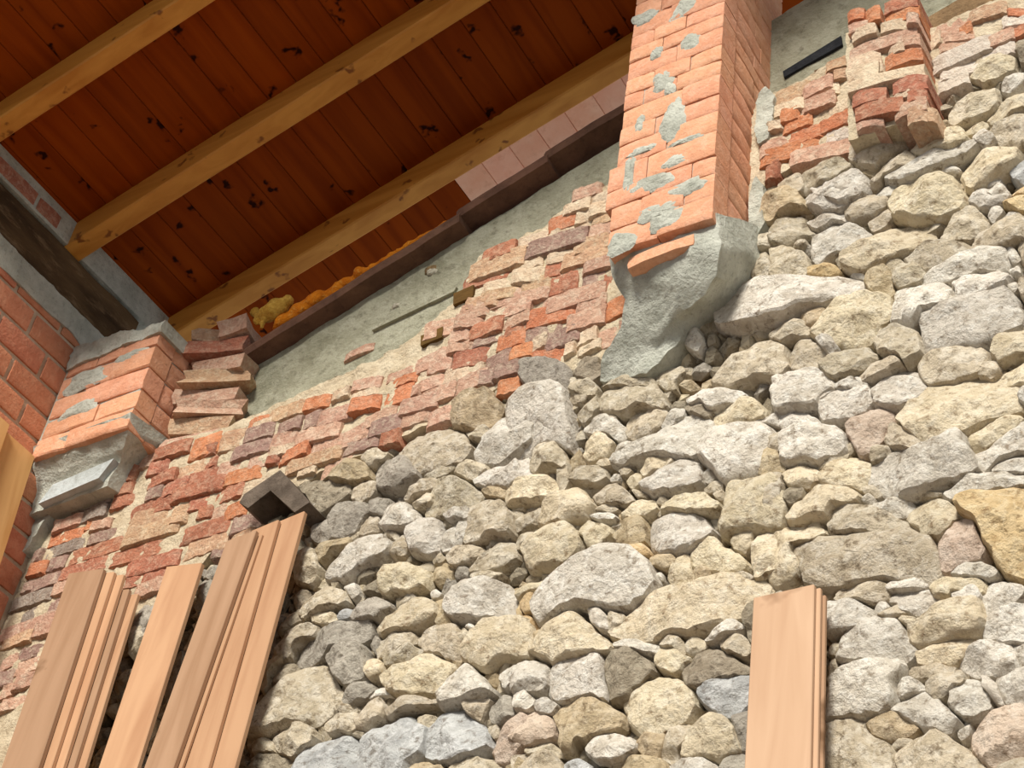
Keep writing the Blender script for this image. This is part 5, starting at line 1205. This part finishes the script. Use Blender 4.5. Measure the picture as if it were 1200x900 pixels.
# cement mortar poured under it, sloping back to the wall
loft('mortar_base', BASE, (9, 5), M_CEMENT, mp_)
for x1, z1, x2, z2, h in ((-2.29, 6.15, -2.02, 6.155, .06),):
    vs, fs = brick_vf(x1, z1, x2, z2, h, -.272, rng, back=0., rag=.6)
    pyobj('brick', vs, fs, M_PBRICK, mp_, angle=45)
# mortar fillet in the corner right of the pillar
for q in FILLETS:
    rough_face('mortar_fillet', [(x / 1000, z / 1000) for x, z in q], lambda x, z: -.02, .14, M_CEMENT, mp_, .016, .016, 14)

M_CHIP = mat('pale chipped lime', (206, 200, 182), (186, 180, 160), None, 20, 40, .3, .5, 50)
daub(-3.602, 7.085, .075, .06, 51, .150, M_EARTH, wall)  # dark disc laid on the plaster, painting the shade inside a small hole
daub(-3.592, 7.068, .06, .04, 52, .147, M_CHIP, wall)
daub(-3.76, 6.92, .035, .03, 53, .150, M_CHIP, wall)

# ---- old brick pilaster at the upper right
pi_ = empty('brick_pilaster', (-1.32, 0, 6.6), 'short old brick pilaster of thin uneven courses right of the tall pillar', 'pillar')
rough_face('core', [(-1.485, 6.62), (-1.185, 6.62), (-1.215, 7.34), (-1.49, 7.30)], lambda x, z: -.10, .2, M_LIME, pi_, .02, .012, 16)
for l in PILASTER.split('\n'):
    a = l.split(); x1, z1, x2, z2, h = (float(q) / 1000 for q in a[1:])
    vs, fs = brick_vf(x1 + .002, z1, x2 - .002, z2, h, -.135 + rng.uniform(-.01, .01), rng, back=.05)
    pyobj('brick', vs, fs, BM[a[0]], pi_, angle=45)

# ---- left brick pillar in the corner
lp = empty('brick_pillar', (-5.15, -.05, 6.05), 'low brick pillar in the corner below the old timber with grey mortar base', 'pillar')
box('core', XL + .005, -4.862, -.188, .12, 6.3, 6.86, M_CEMENT, lp)
lz = [6.90, 6.79, 6.655, 6.52, 6.40, 6.28]
for r in range(5):
    z1, z0 = lz[r] - .005, lz[r + 1] + .005
    js = [XL + .02, XL + .02 + (.33 if r % 2 else .2), -4.848]
    for a, b in zip(js[:-1], js[1:]):
        vs, fs = brick_vf(a, (z0 + z1) / 2, b - .003, (z0 + z1) / 2, z1 - z0, -.2 + rng.uniform(-.004, .004), rng, back=-.08, rag=.5, seg=3)
        pyobj('brick', vs, fs, M_PBRICK, lp, angle=40)
    ys = [-.077, .12] if r % 2 else [-.077, .02, .12]
    for a, b in zip(ys[:-1], ys[1:]):
        vs, fs = brick_vf(a + .003, (z0 + z1) / 2, b - .003, (z0 + z1) / 2, z1 - z0, 0, rng, back=-.1, rag=.5, seg=2)
        vs = [(-4.848 - v[1] if v[1] > -.09 else -4.95, v[0], v[2]) for v in vs]
        pyobj('brick', vs, fs, M_PBRICK, lp, angle=40)
rough_face('mortar_cap', [(XL + .01, 6.84), (-5.1, 6.86), (-4.83, 6.86), (-4.835, 6.93), (-5.0, 6.935), (-5.12, 6.97), (XL + .01, 6.99)], lambda x, z: -.21, .13, M_CEMENT, lp, .016, .012, 14)
loft('mortar_base', [[(XL + .005, y, zl), (xc, y, z), (xw, -.0, zw)] for xc, y, z, xw, zw, zl in
     ((-4.843, -.203, 6.36, -4.825, 6.38, 6.36), (-4.868, -.165, 6.27, -4.83, 6.33, 6.27), (-4.92, -.125, 6.225, -4.90, 6.28, 6.215),
      (-4.953, -.095, 6.20, -4.94, 6.23, 6.18), (-4.985, -.085, 6.07, -4.975, 6.08, 6.04))], (9, 4), M_CEMENT, lp, 4, .014)
prism('ledge', [(-5.36, 6.055), (-5.01, 6.095), (-4.955, 6.19), (-5.31, 6.15)], -.125, .0, M_LEDGE, lp)
daub(-5.28, 6.72, .3, .14, 41, -.2, M_CEMENT, lp); daub(-5.0, 6.78, .2, .07, 42, -.2, M_CEMENT, lp); daub(-5.22, 6.52, .26, .1, 43, -.2, M_CEMENT, lp)
rough_face('mortar_fillet', [(XL, 5.86), (-5.43, 5.87), (-5.38, 6.0), (-5.34, 6.1), (XL, 6.1)], lambda x, z: -.05, .1, M_CEMENT, lp, .016, .012, 14)
# broken brick ends stacked behind it
def chunk(cx, cy, cz, lx, ly, lz_, rot, m, parent, seed):
    rr = np.random.default_rng(seed)
    v, f = box_vf(-lx / 2, lx / 2, -ly / 2, ly / 2, -lz_ / 2, lz_ / 2)
    bm = bmesh.new()
    bv = [bm.verts.new(p) for p in v]
    for q in f: bm.faces.new([bv[i] for i in q])
    bmesh.ops.subdivide_edges(bm, edges=bm.edges[:], cuts=1, use_grid_fill=True)
    M_ = Matrix.Rotation(rot[2], 3, 'Z') @ Matrix.Rotation(rot[1], 3, 'Y') @ Matrix.Rotation(rot[0], 3, 'X')
    vs = []
    bm.verts.index_update()
    for q in bm.verts:
        p = q.co * (1 + rr.uniform(-.14, .10))
        p = M_ @ p; vs.append((cx + p.x, cy + p.y, cz + p.z))
    fs = [tuple(q.index for q in p.verts) for p in bm.faces]; bm.free()
    return pyobj('brick', vs, fs, m, parent, angle=25)
for i, (x, z, lx, h, m, rot) in enumerate([(-4.68, 6.30, .34, .085, 'P', .1), (-4.68, 6.40, .30, .085, 'T', .05), (-4.66, 6.50, .32, .08, 'P', -.06), (-4.68, 6.59, .34, .085, 'P', .08),
                                           (-4.67, 6.69, .33, .08, 'T', -.05), (-4.68, 6.79, .32, .085, 'P', .12), (-4.72, 6.90, .30, .085, 'R', .0), (-4.80, 7.02, .22, .09, 'T', .1), (-4.64, 7.01, .15, .1, 'P', -.2)]):
    chunk(x, .10 + .02 * (i % 2), z, lx, .2, h, (.05 * (i % 3 - 1), rot, .3 + .22 * ((i * 7) % 5 - 2) / 2), BM[m], wall, 60 + i)

# ---- dark clay tiles capping the plastered wall, each lapping the next
caps = [(-4.86, -4.06, 0), (-4.06, -3.42, .0), (-3.44, -2.98, .035), (-3.0, -2.55, .06), (-2.6, -2.385, .07)]
lab = ['dark brown capping tile at the foot of the plaster slope beside the broken bricks',
       'dark brown capping tile under the orange foam on the plaster slope',
       'dark brown capping tile under the first bright pink boards, second step up',
       'dark brown capping tile at the upper step, left of the tall pillar',
       'dark brown capping tile disappearing behind the tall brick pillar']
for (xa, xb, dz), l in zip(caps, lab):
    s = .366
    def zc(x): return 7.654 + (x + 2.635) * s - .115 + dz
    vs, fs = [], []
    n = 8
    for i in range(n + 1):
        x = xa + (xb - xa) * i / n
        for y, z in ((.07, 0), (.06, .03), (.07, .062), (.46, .062), (.46, 0)):
            vs.append((x, y + .006 * nz(x, y, dz, 8), zc(x) + z + .004 * nz(x, y * 3, 3, 9)))
    for i in range(n):
        for j in range(5): fs.append((i * 5 + j, (i + 1) * 5 + j, (i + 1) * 5 + (j + 1) % 5, i * 5 + (j + 1) % 5))
    fs += [tuple(range(5)), tuple(range(n * 5, n * 5 + 5))]
    top(pyobj('capping_tile', vs, fs, M_TILE, None, angle=30), l, 'tile', 'capping tiles on the plastered slope')

# ---- expanding foam in the gap
def foam(name, path, r, m, label, seed, squash=1.):
    parts = []; rr = np.random.default_rng(seed)
    bm = bmesh.new()
    for (x, y, z, q) in path:
        ret = bmesh.ops.create_icosphere(bm, subdivisions=2, radius=q)
        for v in ret['verts']:
            n_ = 1 + .35 * nz(v.co.x + x, v.co.y + seed, v.co.z + z, 22)
            v.co = Vector((v.co.x * n_ + x, v.co.y * n_ + y, v.co.z * n_ * squash + z))
    bm.verts.index_update()
    vs = [tuple(v.co) for v in bm.verts]; fs = [tuple(v.index for v in f.verts) for f in bm.faces]; bm.free()
    o = pyobj(name, vs, fs, m, None, angle=60)
    rm = o.modifiers.new('merge', 'REMESH'); rm.mode = 'VOXEL'; rm.voxel_size = .012
    return top(o, label, 'foam')
path = []
x = -4.40
fr = np.random.default_rng(3)
while x < -3.42:
    u = (x + 4.40) / .98
    q = fr.uniform(.8, 1.25) * (.044 - .028 * u)
    path.append((x, .10 + fr.uniform(-.01, .01), 7.654 + (x + 2.635) * .366 - .05 + .8 * q + fr.uniform(0, .012), q)); x += .02
foam('foam_bead', path, .05, M_FOAM, 'ragged orange expanding foam squeezed along the gap above the dark tiles', 2)
foam('foam_lump', [(px_ , .035, pz_, q) for px_, pz_, q in ((-4.53, 7.09, .026), (-4.51, 7.065, .02), (-4.485, 7.04, .026), (-4.45, 7.04, .042), (-4.41, 7.05, .046), (-4.37, 7.06, .04), (-4.33, 7.085, .028),
                   (-4.49, 7.0, .016), (-4.455, 6.985, .016), (-4.45, 6.955, .013), (-4.505, 7.02, .016), (-4.40, 7.08, .036))], .04, M_FOAMY,
     'lumpy yellow foam blob hanging at the lower end of the orange foam', 8)

# ---- black felt strip on the plaster
prism('felt_strip', [(-1.865, 7.515), (-1.60, 7.59), (-1.605, 7.655), (-1.70, 7.62), (-1.87, 7.56)], .142, .165, M_BLACK)
top(bpy.data.objects['felt_strip'], 'black felt strip at the foot of the plaster left of the old pilaster', 'strip')

# ---- grey stub of an old beam sticking out of the wall
vs_hood = [(-4.118, 5.70), (-4.105, 5.74), (-3.94, 5.815), (-3.925, 5.80), (-3.735, 5.585), (-3.80, 5.555), (-3.962, 5.715), (-4.06, 5.655)]
st_ = prism('beam_stub', vs_hood, -.10, .16, M_STUB)
top(st_, 'weathered grey timber hood over a dark hole above the leaning boards', 'timber')

# ---- boards leaning against the walls
def board(name, tl, tr, bl, br, th, m, label, group, topcut=0., y_push=0.):
    tl, tr, bl, br = (Vector(p) for p in (tl, tr, bl, br))
    zt = (tl.z + tr.z) / 2
    d = ((bl + br) - (tl + tr)) / 2; d = d / -d.z                      # per metre down
    wv = ((tr - tl) + (br - bl)) / 2; wd = wv.x
    mid = (tl + tr + bl + br) / 4
    def P(z, u, back=0.):
        c = mid + d * (mid.z - z)
        return (c.x + u * wd / 2, c.y + back, z)
    n = 10; vs = []; fs = []
    zl, zr = tl.z, tr.z
    c = .003
    for i in range(n + 1):
        t = i / n
        for u, bk in ((-1, th), (-1, c), (-1 + 2 * c / wd, 0), (1 - 2 * c / wd, 0), (1, c), (1, th)):
            ztop = zl + (zr - zl) * (u + 1) / 2 + topcut * nz(u * 2, zl, 4, 1.4)
            z = ztop * (1 - t) + .0 * t
            vs.append(P(z, u, bk + y_push + .004 * math.sin(t * 5 + zl * 9)))
    for i in range(n):
        for j in range(6): fs.append((i * 6 + j, (i + 1) * 6 + j, (i + 1) * 6 + (j + 1) % 6, i * 6 + (j + 1) % 6))
    fs += [tuple(range(6)), tuple(range(n * 6, n * 6 + 6))]
    o = pyobj(name, vs, fs, m, None, smooth=False)
    return top(o, label, 'board', group)
G1, G2, G3 = 'boards stacked at the far left of the stone wall', 'boards stacked below the grey hood', 'boards stacked at the lower right'
A = ((-4.93, -.158, 5.525), (-4.724, -.161, 5.49), (-4.842, -.214, 4.594), (-4.637, -.217, 4.556))
board('wooden_board', *A, .02, M_BOARDD, 'wide brown board at the front of the far left stack', G1, .01)
def behind(A, dx, dy, dz): return tuple((p[0] + dx, p[1] + dy, p[2] + dz) for p in A)
board('wooden_board', *behind(A, .042, .024, -.01), .018, M_BOARD, 'board just behind the wide front one of the far left stack', G1)
board('wooden_board', *behind(A, .080, .045, -.02), .018, M_BOARD, 'board in the middle of the far left stack, third from front', G1)
board('wooden_board', *behind(A, .118, .066, -.09), .018, M_BOARDD, 'board with dark top end, fourth in the far left stack', G1)
board('wooden_board', *behind(A, .155, .086, -.11), .018, M_BOARD, 'rearmost board of the far left stack, short and pale edged', G1)
board('wooden_board', (-4.431, -.090, 5.47), (-4.238, -.092, 5.43), (-4.348, -.185, 4.50), (-4.147, -.189, 4.46), .02, M_BOARD,
      'single brown board standing alone between the two left stacks', None, .008)
board('wooden_board', (-4.04, -.174, 5.425), (-3.904, -.174, 5.437), (-4.062, -.234, 4.435), (-3.911, -.236, 4.405), .02, M_BOARDD, 'plain board at the front of the stack below the grey hood', G2, .012)
board('wooden_board', (-4.00, -.150, 5.42), (-3.89, -.150, 5.432), (-4.022, -.210, 4.435), (-3.897, -.212, 4.405), .012, M_BOARD, 'thin board hidden behind the plain one below the grey hood', G2)
board('wooden_board', (-3.96, -.135, 5.483), (-3.842, -.135, 5.499), (-3.93, -.196, 4.415), (-3.79, -.198, 4.391), .018, M_BOARD, 'board with a wavy grain mark, middle of the stack below the grey hood', G2, .01)
board('wooden_board', (-3.87, -.112, 5.513), (-3.73, -.112, 5.529), (-3.82, -.176, 4.404), (-3.70, -.177, 4.387), .02, M_BOARD, 'pale knotty board at the right end of the stack below the grey hood', G2, .012)
Rb = ((-1.804, -.135, 4.60), (-1.614, -.135, 4.600), (-1.803, -.171, 4.01), (-1.604, -.174, 3.99))
board('wooden_board', *Rb, .016, M_BOARDL, 'wide pale board at the front of the lower right stack against the stones', G3, .006)
board('wooden_board', *behind(Rb, .012, .019, -.004), .014, M_BOARDL, 'middle board of the lower right stack, only its edge showing', G3)
board('wooden_board', *behind(Rb, .020, .036, -.02), .014, M_BOARDD, 'rear board of the lower right stack, lying against the stones', G3)
# boards against the left wall
def side_board(y0, y1, ztop, ybot0, ybot1, x, th, label):
    n = 6; vs = []; fs = []
    for i in range(n + 1):
        t = i / n; z = ztop * (1 - t)
        ya, yb = y0 + (ybot0 - y0) * t, y1 + (ybot1 - y1) * t
        xx = x + .55 * t
        for y, a in ((ya, th), (ya + .003, 0), (yb - .003, 0), (yb, th)): vs.append((xx - a, y, z))
    for i in range(n):
        for j in range(4): fs.append((i * 4 + j, (i + 1) * 4 + j, (i + 1) * 4 + (j + 1) % 4, i * 4 + (j + 1) % 4))
    fs += [(0, 1, 2, 3), tuple(range(n * 4, n * 4 + 4))]
    o = pyobj('wooden_board', vs, fs, M_YELLOW, None, smooth=False)
    return top(o, label, 'board', 'yellow boards against the red block wall')
side_board(-.40, -.205, 6.28, -.36, -.16, XL + .05, .022, 'fresh yellow board leaning on the red block wall, nearer the corner')
side_board(-.62, -.41, 6.30, -.58, -.37, XL + .075, .022, 'fresh yellow board leaning on the red block wall at the left picture edge')
